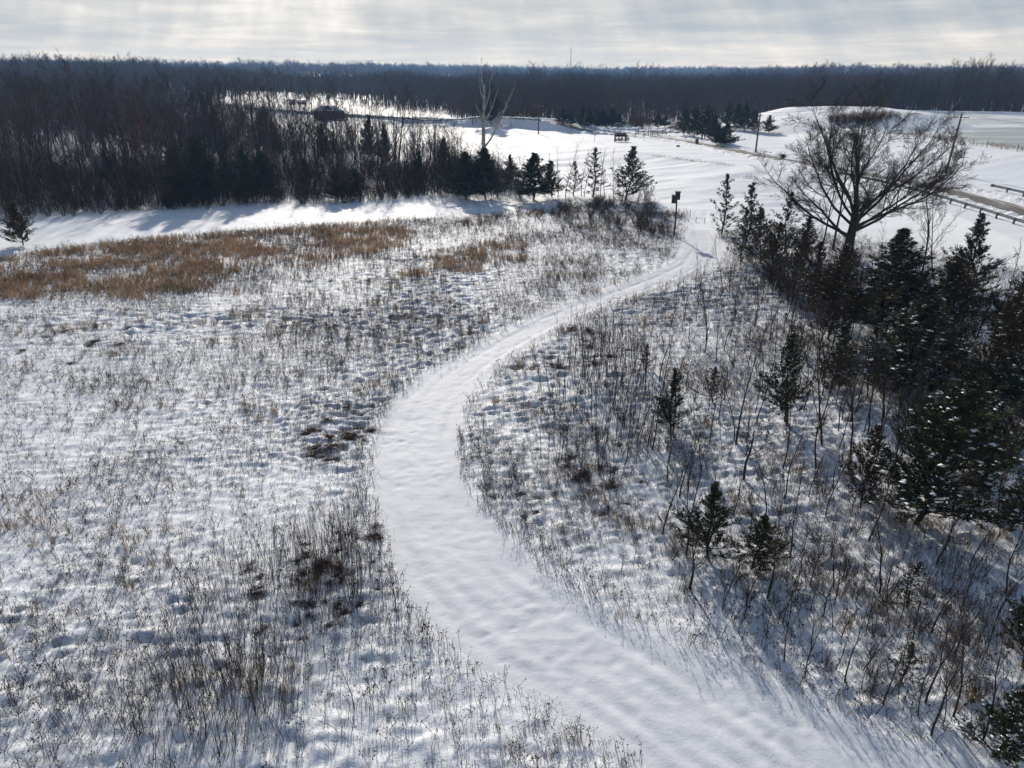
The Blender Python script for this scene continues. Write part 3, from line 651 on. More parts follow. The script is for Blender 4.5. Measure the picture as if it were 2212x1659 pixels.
for i, (u, v, vt, w) in enumerate([(455, 330, 205, 40), (478, 345, 235, 44), (580, 330, 232, 36), (598, 345, 262, 36), (700, 350, 268, 34), (800, 345, 250, 40), (835, 360, 270, 36), (240, 400, 330, 40), (660, 400, 345, 34), (905, 400, 330, 40), (960, 385, 300, 44), (1100, 395, 335, 36)]):
    put_cedar('cedf%d' % (i % 2), u, v, vt, w, 'dark evergreen standing inside the left woods', 'evergreen_tree', False, group='evergreens inside the left woods', cat='evergreen')

# ------------------------------------------------------------------ the big oak and its neighbours
spec = [lvl(seg=5, wob=0.05, up=0.1, n=10, tip=0.5),
        lvl(17, 0.36, (18, 62), 1.45, 0.46, seg=8, wob=0.09, up=0.04, n=7, sh=-0.15, tip=0.14, rmin=0.05, angf=(66, 8)),
        lvl(11, 0.25, (18, 44), 0.46, 0.50, seg=6, wob=0.12, up=0.05, n=4, sh=0.5, tip=0.25, rmin=0.022),
        lvl(9, 0.15, (18, 42), 0.48, 0.6, seg=4, wob=0.15, up=0.04, n=3, sh=0.4, rmin=0.014),
        lvl(8, 0.1, (22, 50), 0.55, 0.65, seg=3, wob=0.17, up=0.03, n=3, rmin=0.013),
        lvl(5, 0.1, (22, 52), 0.6, 0.7, seg=1, n=3, rmin=0.009)]
a, b = bare(11, 7.6, 0.58, spec); proto('oak', a, b, M['bark'], M['bark'])
po = hit(1828, 560); zt = topz(po, 190)
cv = np.concatenate([p[0] for p in b]); Hn = np.percentile(cv[:, 2], 98.8); OR = []
for q_ in np.linspace(0, 6.2, 32):
    xr_ = cv[::7, 0]*math.cos(q_)-cv[::7, 1]*math.sin(q_); lo_, hi_ = np.percentile(xr_, [1, 99]); OR.append((abs(-lo_/(hi_-lo_)-0.44), q_, hi_-lo_))
_, ORZ, Wn = min(OR)
W = 372*upx(po)
oak = plant('oak_tree', 'oak', po, 'great bare spreading oak rising above the cedars on the right', 'tree', None, ORZ, (W/Wn*1.05, W/Wn*1.05, (zt-po.z)/Hn))
oakc = po
for u, v, vt, k, lab in [(1776, 532, 300, 2, 'slim bare tree, left of the two dark trunks beside the oak'), (1799, 536, 225, 4, 'bare tree with a stout dark trunk just left of the oak')]:
    p = hit(u, v); s = (topz(p, vt)-p.z)/10; plant('bare_tree', 'wood%d' % k, p, lab, 'tree', None, sc=(s*0.8, s*0.8, s))
p = hit(1990, 600); s = (topz(p, 370)-p.z)/10; plant('bare_tree', 'wood1', p, 'bare tree with several rising limbs between the oak and the roadside cedar', 'tree', None, sc=(s, s, s))
p = hit(2015, 600); s = (topz(p, 400)-p.z)/10; plant('bare_tree', 'wood3', p, 'leaning bare tree with broken tops right of the many-limbed one', 'tree', None, sc=(s*.8, s*.8, s), tilt=(0, 0.22))
# pale sycamore
spec = [lvl(seg=6, wob=0.05, up=0.08, n=7, tip=0.4), lvl(8, 0.15, (22, 48), 0.8, 0.6, seg=6, wob=0.14, up=0.10, n=5, sh=0.5, tip=0.2, rmin=0.05), lvl(6, 0.3, (25, 50), 0.42, 0.5, seg=4, wob=0.16, up=0.10, n=3, rmin=0.03), lvl(6, 0.3, (25, 50), 0.5, 0.6, seg=3, wob=0.17, up=0.08, n=3, rmin=0.018), lvl(3, 0.2, (25, 50), 0.5, 0.7, seg=2, n=3, rmin=0.012)]
a, b = bare(71, 16, 0.42, spec, split=3); proto('syc', a, b, M['syc'], M['twig_b'])
p = hit(1047, 345); s = (topz(p, 133)-p.z)/20.5; plant('sycamore_tree', 'syc', p, 'tall pale-barked sycamore rising above the woods to the skyline', 'tree', None, rz=2.2, sc=(s*1.25, s*1.25, s))
# rusty-leaved tree in the woods
def leafy(key, base, m, n=2600, H=10, Rd=2.2):
    r = np.random.default_rng(9); t = r.uniform(0.2, 1, n); a = r.uniform(0, 6.28, n); q = Rd*np.sqrt(r.random(n))*(1.15-t)**0.7
    C = np.stack([q*np.cos(a), q*np.sin(a), t*H], 1); A = r.normal(0, 1, (n, 3)); B = r.normal(0, 1, (n, 3)); A /= np.linalg.norm(A, axis=1)[:, None]; B /= np.linalg.norm(B, axis=1)[:, None]
    Vv = np.stack([C, C+A*0.16, C+B*0.16], 1).reshape(-1, 3)
    PROTO[key] = PROTO[base]+[('leaves', mk('leaves', [(Vv, np.arange(len(Vv)).reshape(-1, 3), 0)], m, False))]
leafy('rusty', 'wood2', M['rust'])
p = hit(328, 405); s = (topz(p, 232)-p.z)/10; plant('beech_tree', 'rusty', p, 'tree holding rust-red leaves inside the woods on the left', 'tree', None, sc=(s, s, s))

# ------------------------------------------------------------------ left woods: individual trees
WOOD = GP([(-420, 512), (-200, 490), (-100, 482), (0, 474), (150, 466), (300, 458), (500, 446), (700, 438), (1000, 427), (1140, 424)])+[(2, 150), (-6, 175), (-20, 215), (-60, 235), (-130, 240), (-220, 215)]
WB = np.array(WOOD); cand = []
r2 = random.Random(5)
while len(cand) < 299:
    x = r2.uniform(WB[:, 0].min(), WB[:, 0].max()); y = r2.uniform(WB[:, 1].min(), WB[:, 1].max())
    s_ = float(sdp(np.array([x]), np.array([y]), WOOD)[0])
    if s_ < 1.2 or x < -0.72*y-12: continue
    if any((x-a)**2+(y-b)**2 < 3.4**2 for a, b, _ in cand): continue
    cand.append((x, y, s_))
GLADE = [tuple(hit(u_, v_)[:2]) for u_, v_ in ((60, 324), (190, 324), (300, 268), (610, 290))]
for i, (x, y, s_) in enumerate(cand):
    u = 1106+x/(y*CP+CH*SP)*FP
    hh = np.interp(u, [-100, 0, 350, 480, 700, 900, 1050, 1150], [17, 17, 17.5, 16.5, 14.5, 15, 14.5, 10])*r2.uniform(0.6, 1.15)
    hh *= min(1, 0.38+s_/26)
    if any((x-a)**2/9**2+(y-b)**2/14**2 < 1 for a, b in GLADE): continue
    plant('bare_tree', 'wood%d' % r2.randrange(7), (x, y, gz(x, y, False)-0.05), 'bare dark tree standing in the dense woods on the left', 'tree', 'bare trees of the left woods', sc=(hh/10*1.05, hh/10*1.05, hh/10))
# row of bare saplings at the right end of the woods
for i, (u, v, vt) in enumerate([(1205, 425, 320), (1222, 428, 305), (1256, 424, 318), (1262, 425, 330), (1297, 428, 322), (1305, 430, 330), (1325, 428, 325), (1338, 430, 345), (1185, 420, 330)]):
    p = hit(u, v); h = topz(p, vt)-p.z
    plant('bare_sapling', 'sap%d' % (i % 6), p, 'bare sapling in the row at the right end of the woods', 'sapling', 'saplings at the right end of the woods', sc=(h/5, h/5, h/5))
p = hit(1395, 432); plant('bare_shrub', 'bush1', p, 'arching bare shrub at the right foot of the crooked-top cedar', 'shrub', None, sc=(2.1, 2.1, 1.7))

# shrubs scattered by place
def hits_in(polyU, n, rnd, z=0.0, mind=0):
    P = np.array(polyU); P2 = [tuple(q) for q in polyU]; res = []; tries = 0
    W = GP(polyU, z); Wn = np.array(W)
    while len(res) < n and tries < n*200:
        tries += 1; x = rnd.uniform(Wn[:, 0].min(), Wn[:, 0].max()); y = rnd.uniform(Wn[:, 1].min(), Wn[:, 1].max())
        if not inside(np.array([x]), np.array([y]), W)[0]: continue
        if mind and any((x-a)**2+(y-b)**2 < mind**2 for a, b in res): continue
        res.append((x, y))
    return res
r3 = random.Random(77)
def scatter_things(name, keys, polyU, n, sc, label, cat, group, mind=0, on_trail=False, lean=0.0):
    for x, y in hits_in(polyU, n, r3, 0, mind):
        if not on_trail and sdp(np.array([x]), np.array([y]), TRAIL)[0] > -0.3: continue
        s = r3.uniform(*sc); plant(name, r3.choice(keys), (x, y, gz(x, y)-0.03), label, cat, group, sc=(s, s, s*r3.uniform(.85, 1.15)), tilt=(r3.uniform(-lean, lean), r3.uniform(-lean, lean)))
ST = ['stems%d' % i for i in range(5)]; BU = ['bush%d' % i for i in range(4)]; MT = ['mat%d' % i for i in range(4)]; SA = ['sap%d' % i for i in range(6)]; SM = ['small%d' % i for i in range(3)]
scatter_things('bare_shrub', BU, [(1180, 462), (1250, 440), (1330, 432), (1410, 445), (1440, 475), (1450, 500), (1400, 510), (1290, 490), (1180, 478)], 80, (0.65, 1.1), 'bare twiggy shrub in the thicket left of the trail opening', 'shrub', 'shrubs of the thicket by the trail opening')
scatter_things('bare_shrub', BU, [(1060, 470), (1180, 450), (1240, 450), (1200, 478), (1060, 480)], 9, (0.5, 0.9), 'small bare shrub at the far meadow edge', 'shrub', 'shrubs at the far meadow edge')
scatter_things('woodland_shrub', BU, [(60, 480), (300, 460), (700, 440), (1000, 430), (1180, 426), (1180, 410), (900, 412), (500, 425), (60, 455)], 110, (0.8, 1.5), 'bare twiggy shrub along the front edge of the left woods', 'shrub', 'shrubs along the woods edge')
LOWL = [(400, 1240), (520, 1200), (640, 1190), (760, 1120), (820, 1160), (835, 1290), (740, 1330), (640, 1420), (620, 1640), (480, 1700), (280, 1700), (300, 1480), (300, 1330)]
scatter_things('stem_thicket', ST, LOWL, 52, (0.6, 1.05), 'clump of upright dark rods in the thicket on the lower left', 'shrub', 'rod clumps of the lower left thicket', 0.5, lean=0.12)
scatter_things('stem_thicket', ST, [(330, 1440), (640, 1400), (620, 1700), (280, 1700)], 16, (0.6, 0.95), 'clump of slender rods at the bottom of the lower left thicket', 'shrub', 'rod clumps at the bottom of the lower left thicket', 0.4, lean=0.1)
scatter_things('stem_thicket', ST, [(0, 1480), (300, 1440), (330, 1659), (0, 1659)], 12, (0.4, 0.7), 'thin clump of rods near the bottom left corner', 'shrub', 'thin rod clumps near the bottom left corner', 0.6, lean=0.12)
scatter_things('stem_thicket', ST, [(610, 1210), (700, 1150), (820, 1120), (832, 1230), (760, 1330), (640, 1330)], 26, (0.6, 0.95), 'dark rod clump in the dense patch left of the trail edge', 'shrub', 'rod clumps of the dense patch left of the trail edge', 0.25, lean=0.1)
scatter_things('bramble_mat', MT, [(610, 1210), (700, 1150), (820, 1120), (832, 1230), (760, 1340), (640, 1330)], 30, (0.3, 0.6), 'brown tangle under the dense rod patch left of the trail edge', 'bramble', 'tangles under the dense rod patch')
scatter_things('bramble_mat', MT, [(520, 1230), (690, 1150), (820, 1120), (830, 1290), (740, 1350), (560, 1420)], 34, (0.3, 0.65), 'low dark tangle of canes under the lower left rods', 'bramble', 'bramble tangles under the lower left rods')
scatter_things('bramble_mat', MT, [(610, 960), (690, 880), (810, 875), (822, 930), (800, 980), (690, 1005)], 30, (0.45, 0.85), 'brown bramble tangle in the patch at the inside of the trail bend', 'bramble', 'bramble tangles at the trail bend')
scatter_things('stem_thicket', ST, [(1190, 830), (1230, 780), (1330, 760), (1420, 800), (1400, 940), (1310, 1060), (1250, 1080), (1200, 1000)], 32, (1.1, 1.9), 'clump of tall bare rods in the right meadow', 'shrub', 'tall rod clumps of the right meadow', 1.0, lean=0.06)
scatter_things('stem_thicket', ST, [(1170, 590), (1270, 575), (1290, 610), (1240, 640), (1180, 630)], 14, (0.5, 0.8), 'dark rod clump beside the upper trail on its left', 'shrub', 'rod clumps left of the upper trail')
scatter_things('stem_thicket', ST, [(820, 640), (880, 625), (1000, 635), (1010, 655), (900, 668), (830, 662)], 22, (0.38, 0.6), 'short dark rod clump in the oval ring in the left meadow', 'shrub', 'rod clumps of the oval ring')
scatter_things('stem_thicket', ST, [(860, 590), (980, 590), (1000, 620), (870, 620)], 10, (0.5, 0.8), 'thin rod clump behind the oval ring', 'shrub', 'rod clumps behind the oval ring')
scatter_things('stem_thicket', ST, [(1540, 600), (1580, 560), (1680, 590), (1690, 650), (1600, 660), (1540, 640)], 22, (0.6, 1.0), 'dark rod clump right of the upper trail', 'shrub', 'rod clumps right of the upper trail')
scatter_things('stem_thicket', ST, [(1365, 655), (1450, 640), (1480, 665), (1400, 680)], 9, (0.4, 0.6), 'reddish rod clump on the right bank of the trail', 'shrub', 'rod clumps on the right bank of the trail')
scatter_things('bramble_mat', MT, [(1150, 720), (1230, 700), (1400, 740), (1250, 800), (1160, 790)], 18, (0.4, 0.8), 'brown bramble tangle on the right side of the trail bend', 'bramble', 'bramble tangles right of the trail')
scatter_things('bramble_mat', MT, [(1000, 1000), (1100, 960), (1400, 1000), (1420, 1100), (1200, 1160), (1080, 1100)], 34, (0.3, 0.65), 'flattened brown tangle under the tall rods', 'bramble', 'flattened tangles of the right meadow')
scatter_things('bramble_mat', MT, [(0, 740), (60, 720), (280, 690), (300, 780), (160, 800), (0, 770)], 15, (0.4, 0.75), 'dark low tangle at the left side of the meadow', 'bramble', 'low tangles at the left of the meadow')
scatter_things('stem_thicket', ST, [(0, 745), (60, 720), (240, 690), (320, 760), (180, 800), (0, 775)], 13, (0.3, 0.5), 'low dark rod clump at the left side of the meadow', 'shrub', 'low rod clumps at the left of the meadow')
scatter_things('stem_thicket', ST, [(380, 780), (600, 730), (760, 780), (740, 850), (500, 880), (390, 840)], 14, (0.3, 0.5), 'sparse rod clump in the middle of the left meadow', 'shrub', 'sparse rod clumps of the left meadow', 1.5)
RWOOD = [(1480, 640), (1600, 600), (1750, 640), (1850, 800), (2000, 900), (2212, 1000), (2212, 1640), (2100, 1600), (1900, 1540), (1760, 1460), (1600, 1380), (1480, 1300), (1420, 1150), (1400, 900), (1440, 720)]
scatter_things('bare_sapling', SA, RWOOD, 150, (0.5, 1.05), 'slender bare sapling in the right meadow', 'sapling', 'saplings of the right meadow', 1.2, lean=0.08)
scatter_things('bare_sapling', SA, [(1650, 600), (1900, 600), (2212, 700), (2212, 1250), (2050, 1200), (1750, 1050), (1680, 800)], 75, (0.8, 1.5), 'bare sapling inside the cedar stand', 'sapling', 'saplings inside the cedar stand', 1.2, lean=0.1)
scatter_things('woodland_shrub', BU, [(1600, 560), (1800, 580), (2000, 640), (2212, 760), (2212, 1300), (2060, 1220), (1750, 960), (1640, 700)], 48, (0.7, 1.5), 'bare twiggy shrub under the cedar stand', 'shrub', 'shrubs under the cedar stand')
scatter_things('bare_sapling', SA, [(1500, 1320), (1720, 1240), (2212, 1330), (2212, 1650), (2110, 1620), (1900, 1560), (1700, 1450)], 48, (0.32, 0.72), 'thin young sapling in the lower right brush', 'sapling', 'thin saplings of the lower right brush', 0.5, lean=0.12)
scatter_things('low_shrub', BU, [(1420, 1100), (1700, 1000), (2000, 1250), (2212, 1400), (2212, 1640), (2080, 1590), (1900, 1530), (1760, 1450), (1600, 1370), (1450, 1260)], 42, (0.3, 0.6), 'low twiggy shrub in the lower right brush', 'shrub', 'low shrubs of the lower right brush', 0.8)
scatter_things('low_shrub', BU, [(1150, 900), (1400, 780), (1420, 1100), (1250, 1180), (1080, 1080)], 30, (0.28, 0.5), 'low brown shrub between the tall rods', 'shrub', 'low shrubs between the tall rods', 0.8)
scatter_things('stem_thicket', ST, [(1700, 1000), (2212, 1250), (2212, 1560), (2000, 1450), (1700, 1280)], 36, (0.5, 0.9), 'thin rod clump in the lower right brush', 'shrub', 'rod clumps of the lower right brush', 0.8, lean=0.1)
for u, v, vt, k, lab in [(1490, 1272, 1140, 0, 'small forked bare tree with a straight trunk beside the trail, its shadow across the snow'), (1606, 1036, 885, 1, 'small spreading bare tree uphill of the bushy cedar'), (1700, 920, 800, 2, 'bare tree with crossing limbs right behind the forked-spire cedar')]:
    p = hit(u, v); h = topz(p, vt)-p.z; plant('bare_tree', 'small%d' % k, p, lab, 'tree', None, sc=(h/5*1.5, h/5*1.5, h/4.6))
for u, v, vt, k, tl, lab in [(1290+535, 1475, 1290, 0, .1, 'leaning sapling above the bottom right, left of the corner cedar pair'), (2010, 1590, 1330, 3, .12, 'tall leaning sapling nearest the bottom right, left of the corner cedar'), (2060+0, 1545, 1300, 2, .1, 'leaning sapling just behind the tallest one in the bottom right'), (1468, 1075, 880, 1, 0, 'tall dark sapling below the cedar among tall rods'), (1590, 960, 700, 4, .05, 'tall straight sapling left of the forked-spire cedar'), (1522, 760, 600, 5, 0, 'tall sapling beside the upper trail brush'), (1632, 700, 560, 2, 0, 'sapling near the nesting box'), (765, 1565-30, 1420, 2, 0, 'single bare sapling left of the trail near the bottom'), (826+30, 1320, 1195, 3, 0, 'single bare sapling touching the left edge of the trail')]:
    p = hit(u, v); h = topz(p, vt)-p.z; plant('bare_sapling', 'sap%d' % k, p, lab, 'sapling', None, sc=(h/5,)*3, tilt=(0, tl))
p = hit(1775, 960); h = topz(p, 690)-p.z; plant('bare_tree', 'wood5', p, 'dark bare trunk leaning right in front of the dense stand', 'tree', None, sc=(h/14, h/14, h/10), tilt=(0, 0.10))
for u, v, vt, lab in [(1284, 306, 262, 'small young bare tree on the lawn left of the brown park sign'), (1391, 304, 268, 'small young bare tree on the lawn right of the brown park sign')]:
    p = hit(u, v); h = topz(p, vt)-p.z; plant('young_tree', 'small2', p, lab, 'tree', None, sc=(h/5*.8, h/5*.8, h/5))
p = hit(1262, 279); h = topz(p, 234)-p.z; PROTO['pale'] = [(PROTO['small1'][0][0], PROTO['small1'][0][1].copy()), (PROTO['small1'][1][0], PROTO['small1'][1][1].copy())]
for _, me in PROTO['pale']: me.materials.clear(); me.materials.append(M['syc'])
plant('pale_tree', 'pale', p, 'pale bare tree at the far side of the snowy field beyond the road', 'tree', None, sc=(h/5,)*3)
p = hit(1105, 272); h = topz(p, 205)-p.z; plant('bare_tree', 'wood0', p, 'brownish bare tree with fine twigs left of the first utility pole', 'tree', None, sc=(h/10,)*3)
p = hit(1130, 262); h = topz(p, 210)-p.z; plant('bare_tree', 'wood3', p, 'second brownish bare tree left of the first utility pole', 'tree', None, sc=(h/10,)*3)

# ------------------------------------------------------------------ stuff: weeds and grasses as real stalks
def variants_weed(n, seed, h0, kind):
    outv = []
    for s in range(n):
        rnd = random.Random(seed*100+s); P = []; heads = []
        m = 1 if kind == 'stalk' else rnd.randint(2, 4)
        for q in range(m):
            H = h0*rnd.uniform(0.7, 1.2); a = rnd.uniform(0, 6.28); lean = rnd.uniform(0.02, 0.75 if m > 1 and rnd.random() < .35 else 0.25)
            p = Vector((rnd.gauss(0, .03), rnd.gauss(0, .03), -0.05)); d = Vector((lean*math.cos(a), lean*math.sin(a), 1)).normalized(); pts = [p]
            for j in range(3): d = (d+Vector((rnd.gauss(0, .15), rnd.gauss(0, .15), -0.07))).normalized(); p = p+d*H/3; pts.append(p.copy())
            P.append((pts, 0.0085, 0.005, 3))
            for j in range(rnd.randint(1, 4)):
                t = rnd.uniform(0.45, 1); i = min(2, int(t*3)); b = pts[i].lerp(pts[i+1], t*3-i); e = b+Vector((rnd.gauss(0, .11), rnd.gauss(0, .11), rnd.uniform(0.02, 0.16)))
                P.append(([b, e], 0.005, 0.004, 3)); heads.append(e)
            heads.append(pts[-1])
        tb = tubes(P); parts = list(tb)
        hv = []
        for e in heads:
            for q in range(3):
                o = np.array(tuple(e)); a = np.array([rnd.gauss(0, 1) for _ in range(3)]); b = np.array([rnd.gauss(0, 1) for _ in range(3)])
                hv += [o-a*0.011, o+b*0.022, o+a*0.022]
        parts.append((np.array(hv), np.arange(len(hv)).reshape(-1, 3), 0)); outv.append(parts)
    return outv
def variants_grass(n, seed, h0, blades=9, w=0.012, arch=0.3):
    outv = []
    for s in range(n):
        r = np.random.default_rng(seed*50+s); a = r.uniform(0, 6.28, blades); H = h0*r.uniform(0.55, 1.15, blades); ln = r.uniform(0.05, arch, blades)
        d = np.stack([np.cos(a), np.sin(a), np.zeros(blades)], 1); o = r.normal(0, 0.05, (blades, 3)); o[:, 2] = -0.04
        sd_ = np.stack([-np.sin(a+r.normal(0, .8, blades)), np.cos(a), np.zeros(blades)], 1)*w/2
        m1 = o+d*(ln*0.35*H)[:, None]+np.array([0, 0, 1])*(0.6*H)[:, None]; tp = o+d*(ln*1.3*H)[:, None]+np.array([0, 0, 1])*H[:, None]
        V = np.stack([o-sd_, o+sd_, m1+sd_*.8, m1-sd_*.8, tp], 1).reshape(-1, 3); b = np.arange(blades)*5
        q = np.stack([b, b+1, b+2, b+3], 1); t = np.stack([b+3, b+2, b+4], 1); outv.append([(V, q, 0), (V, t, 0)])
    return outv
def batch(name, variants, X, Y, sc, m, label, seed=1, mi=None, lean=0.0):
    r = np.random.default_rng(seed); n = len(X); Z = height(X, Y); yaw = r.uniform(0, 6.28, n); which = r.integers(0, len(variants), n); parts = []
    for k, parr in enumerate(variants):
        idx = np.nonzero(which == k)[0]
        if len(idx) == 0: continue
        c, s_ = np.cos(yaw[idx])[:, None], np.sin(yaw[idx])[:, None]
        for v, f, _ in parr:
            v = np.asarray(v, float); f = np.asarray(f); s0 = sc[idx][:, None]
            x = (v[None, :, 0]*c-v[None, :, 1]*s_)*s0+X[idx][:, None]+lean*v[None, :, 2]*s0; y = (v[None, :, 0]*s_+v[None, :, 1]*c)*s0+Y[idx][:, None]; z = v[None, :, 2]*s0+Z[idx][:, None]
            VV = np.stack([x, y, z], -1).reshape(-1, 3); FF = (f[None]+(np.arange(len(idx))*len(v))[:, None, None]).reshape(-1, f.shape[1])
            parts.append((VV, FF, 0 if mi is None else np.repeat(mi[idx], len(f))))
    o = struct(name, mk(name, parts, m, smooth=False), 'stuff'); o['label'] = label; return o
def pts_in(polys, dens, seed, fn=None, mx=None):
    r = np.random.default_rng(seed); Xs = []; Ys = []
    for poly in polys:
        P = np.array(poly); x0, y0 = P.min(0); x1, y1 = P.max(0); x0 = max(x0, -95); x1 = min(x1, 75); y0 = max(y0, 6); y1 = min(y1, 135)
        n = int((x1-x0)*(y1-y0)*dens); x = r.uniform(x0, x1, n); y = r.uniform(y0, y1, n)
        k = inside(x, y, poly) & (np.abs(x) < 0.78*y+8); x, y = x[k], y[k]
        k = r.random(len(x)) < np.maximum(ss(-0.5, 2.6, sdp(x, y, poly)+1.6*vn(x, y, 2, 2, 140)), 1-ss(70, 85, y)); x, y = x[k], y[k]
        if fn is not None: k = r.random(len(x)) < fn(x, y); x, y = x[k], y[k]
        Xs.append(x); Ys.append(y)
    return np.concatenate(Xs), np.concatenate(Ys)
def clump(x, y, s=5, seed=31, lo=-0.1, hi=0.25, base=0.2): return base+(1-base)*ss(lo, hi, vn(x, y, s, s, seed)+0.5*vn(x, y, s/3, s/3, seed+1))
wv = variants_weed(12, 1, 0.62, 'multi'); ws = variants_weed(10, 2, 0.85, 'stalk')
x, y = pts_in([MEADL, MEADR], 7.0, 3, lambda x, y: clump(x, y, 6, 31)*(0.8+0.2*(y > 28)))
batch('dry_weeds', wv, x, y, np.random.default_rng(4).uniform(0.4, 1.1, len(x)), M['weed'], 'dry grey-brown weeds poking through the meadow snow', 5); print('weeds', len(x))
x, y = pts_in([MEADL, MEADR], 5.5, 13, lambda x, y: clump(x, y, 9, 41, base=0.12))
xs_, ys_ = pts_in([MEADL, MEADR], 20, 63, lambda x, y: clump(x, y, 1.6, 65, -0.15, 0.2, base=0.25)*(0.6-0.2*ss(45, 70, y)))
stv = variants_grass(10, 7, 0.22, 5, 0.014, 0.8)
batch('stubble', stv, xs_, ys_, np.random.default_rng(64).uniform(0.5, 1.5, len(xs_)), [M['weed'], M['straw']], 'short grey-brown stubble speckling the rough meadow snow', 65, mi=(np.random.default_rng(66).random(len(xs_)) < 0.25).astype(int)); print('stubble', len(xs_))
RLO = GP([(1450, 1290), (1700, 1200), (2212, 1300), (2212, 1660), (2125, 1640), (1950, 1590), (1800, 1530), (1690, 1460), (1560, 1400)])
xl, yl = pts_in([RLO], 4, 73)
batch('brush_weeds', ws, xl, yl, np.random.default_rng(74).uniform(0.7, 1.6, len(xl)), M['weed_d'], 'taller dead weeds on the lower right bank above the trail', 75)
batch('dead_stalks', ws, x, y, np.random.default_rng(14).uniform(0.5, 1.35, len(x)), M['weed_d'], 'dead upright stalks with seed heads across the meadow', 15); print('stalks', len(x))
# taller fringe of weeds on both lips of the trail
x, y = pts_in([TRAIL[:1]+[(p[0]-1.4, p[1]) for p in TL]+TL[::-1], TR+[(p[0]+1.6, p[1]+.4) for p in TR[::-1]]], 7, 23, lambda x, y: clump(x, y, 2, 45, base=0.25))
batch('trailside_weeds', ws, x, y, np.random.default_rng(24).uniform(0.6, 1.3, len(x)), M['weed_d'], 'weeds fringing both edges of the snowy trail', 25)
gv = variants_grass(10, 3, 0.75, 9, 0.022, 0.45)
GR1 = GP([(-300, 585), (0, 556), (150, 534), (350, 513), (600, 494), (860, 477), (905, 505), (885, 540), (700, 582), (520, 592), (450, 632), (300, 655), (180, 648), (0, 655), (-300, 690)])
GR2 = GP([(815, 585), (900, 550), (1000, 528), (1110, 512), (1165, 530), (1172, 565), (1060, 590), (940, 612), (840, 606)])
x, y = pts_in([GR1], 13, 33, lambda x, y: clump(x, y, 3.2, 51, -0.2, 0.14, base=0.16)*ss(-0.8, 2.0, sdp(x, y, GR1)+1.5*vn(x, y, 3, 3, 61)))
x2, y2 = pts_in([GR2], 13, 34, lambda x, y: clump(x, y, 3, 53, -0.12, 0.2, base=0.08)*ss(0, 3, sdp(x, y, GR2)+2*vn(x, y, 3, 3, 62)))
x = np.concatenate([x, x2]); y = np.concatenate([y, y2])
batch('golden_grass', gv, x, y, np.random.default_rng(35).uniform(0.6, 1.25, len(x)), M['gold'], 'band of golden-brown dead grass across the far side of the left meadow', 36, lean=0.12); print('gold', len(x))
sv = variants_grass(8, 5, 0.5, 14, 0.012, 0.9)
x, y = pts_in([MEADL, MEADR], 2.6, 43, lambda x, y: ss(0.16, 0.36, vn(x, y, 4, 3, 55)+0.4*vn(x, y, 1.2, 1.2, 56)))
x3, y3 = pts_in([GP([(880, 480), (1150, 465), (1170, 520), (880, 545)])], 1.2, 44, lambda x, y: ss(0.0, 0.3, vn(x, y, 3, 3, 57)))
x = np.concatenate([x, x3]); y = np.concatenate([y, y3])
batch('straw_tufts', sv, x, y, np.random.default_rng(45).uniform(0.8, 1.7, len(x)), M['straw'], 'scattered straw-coloured grass tufts in the meadow', 46); print('straw', len(x))
# undergrowth in the woods
uw = []
for s in range(6):
    rnd = random.Random(900+s); o = [[], [], []]
    for i in range(7):
        a = rnd.uniform(0, 6.28); grow(rnd, o, Vector((rnd.gauss(0, .5), rnd.gauss(0, .5), -0.1)), Vector((0.35*math.cos(a), 0.35*math.sin(a), 1)).normalized(), rnd.uniform(1.4, 4.4), 0.022, 0, [lvl(seg=3, wob=0.1, up=0.05, n=3, tip=0.4), lvl(6, 0.2, (20, 45), 0.42, 0.6, seg=2, n=3, rmin=0.013), lvl(4, 0.2, (20, 50), 0.5, 0.8, seg=1, n=3, rmin=0.010)])
    uw.append([q for q in tubes(o[0]+o[1]+o[2])])
W2 = [tuple(q) for q in WOOD]; P = np.array(W2); rr = np.random.default_rng(66); n = 15000
x = rr.uniform(P[:, 0].min(), P[:, 0].max(), n); y = rr.uniform(P[:, 1].min(), P[:, 1].max(), n); k = (sdp(x, y, W2) > 0.4) & (x > -0.72*y-12) & (rr.random(n) < np.where(y < 165, 1, 0.35)); x, y = x[k], y[k]
for a, b in GLADE: k = (x-a)**2/9**2+(y-b)**2/14**2 > 1; x, y = x[k], y[k]
batch('undergrowth', uw, x, y, rr.uniform(0.5, 1.4, len(x)), M['twig_b'], 'tangled brown undergrowth filling the left woods', 67); print('under', len(x))
# brown brush on the mound and beside the lake and ditch
def brush(name, polyU, z, n, sc, m, label, seed):
    P_ = np.array(polyU, float); rg = np.random.default_rng(seed); X = []; Y = []
    while len(X) < n:
        u, v = rg.uniform(P_[:, 0].min(), P_[:, 0].max()), rg.uniform(P_[:, 1].min(), P_[:, 1].max())
        if inside(np.array([u]), np.array([v]), polyU)[0]: q = hit(u, v); X.append(q.x); Y.append(q.y)
    X = np.array(X); Y = np.array(Y)
    batch(name, uw, X, Y, np.random.default_rng(seed).uniform(*sc, len(X)), m, label, seed)
brush('brown_brush', [(1790, 256), (1850, 246), (1930, 244), (1945, 253), (1900, 262), (1830, 268), (1795, 265)], 9.0, 700, (0.18, 0.42), M['brush'], 'brown brush ringing the snowy mound', 81)
brush('roadside_brush', [(1355, 276), (1360, 262), (1400, 262), (1410, 274), (1400, 280), (1370, 280)], 3.0, 90, (0.8, 1.3), M['bramble'], 'rounded mass of brown brush behind the parked car', 82)
brush('lawn_edge_grass', [(1395, 334), (1470, 341), (1560, 352), (1600, 359), (1500, 351), (1440, 343)], 3, 420, (0.04, 0.09), M['straw'], 'brown grass showing through thin snow along the crest of the slope', 86)
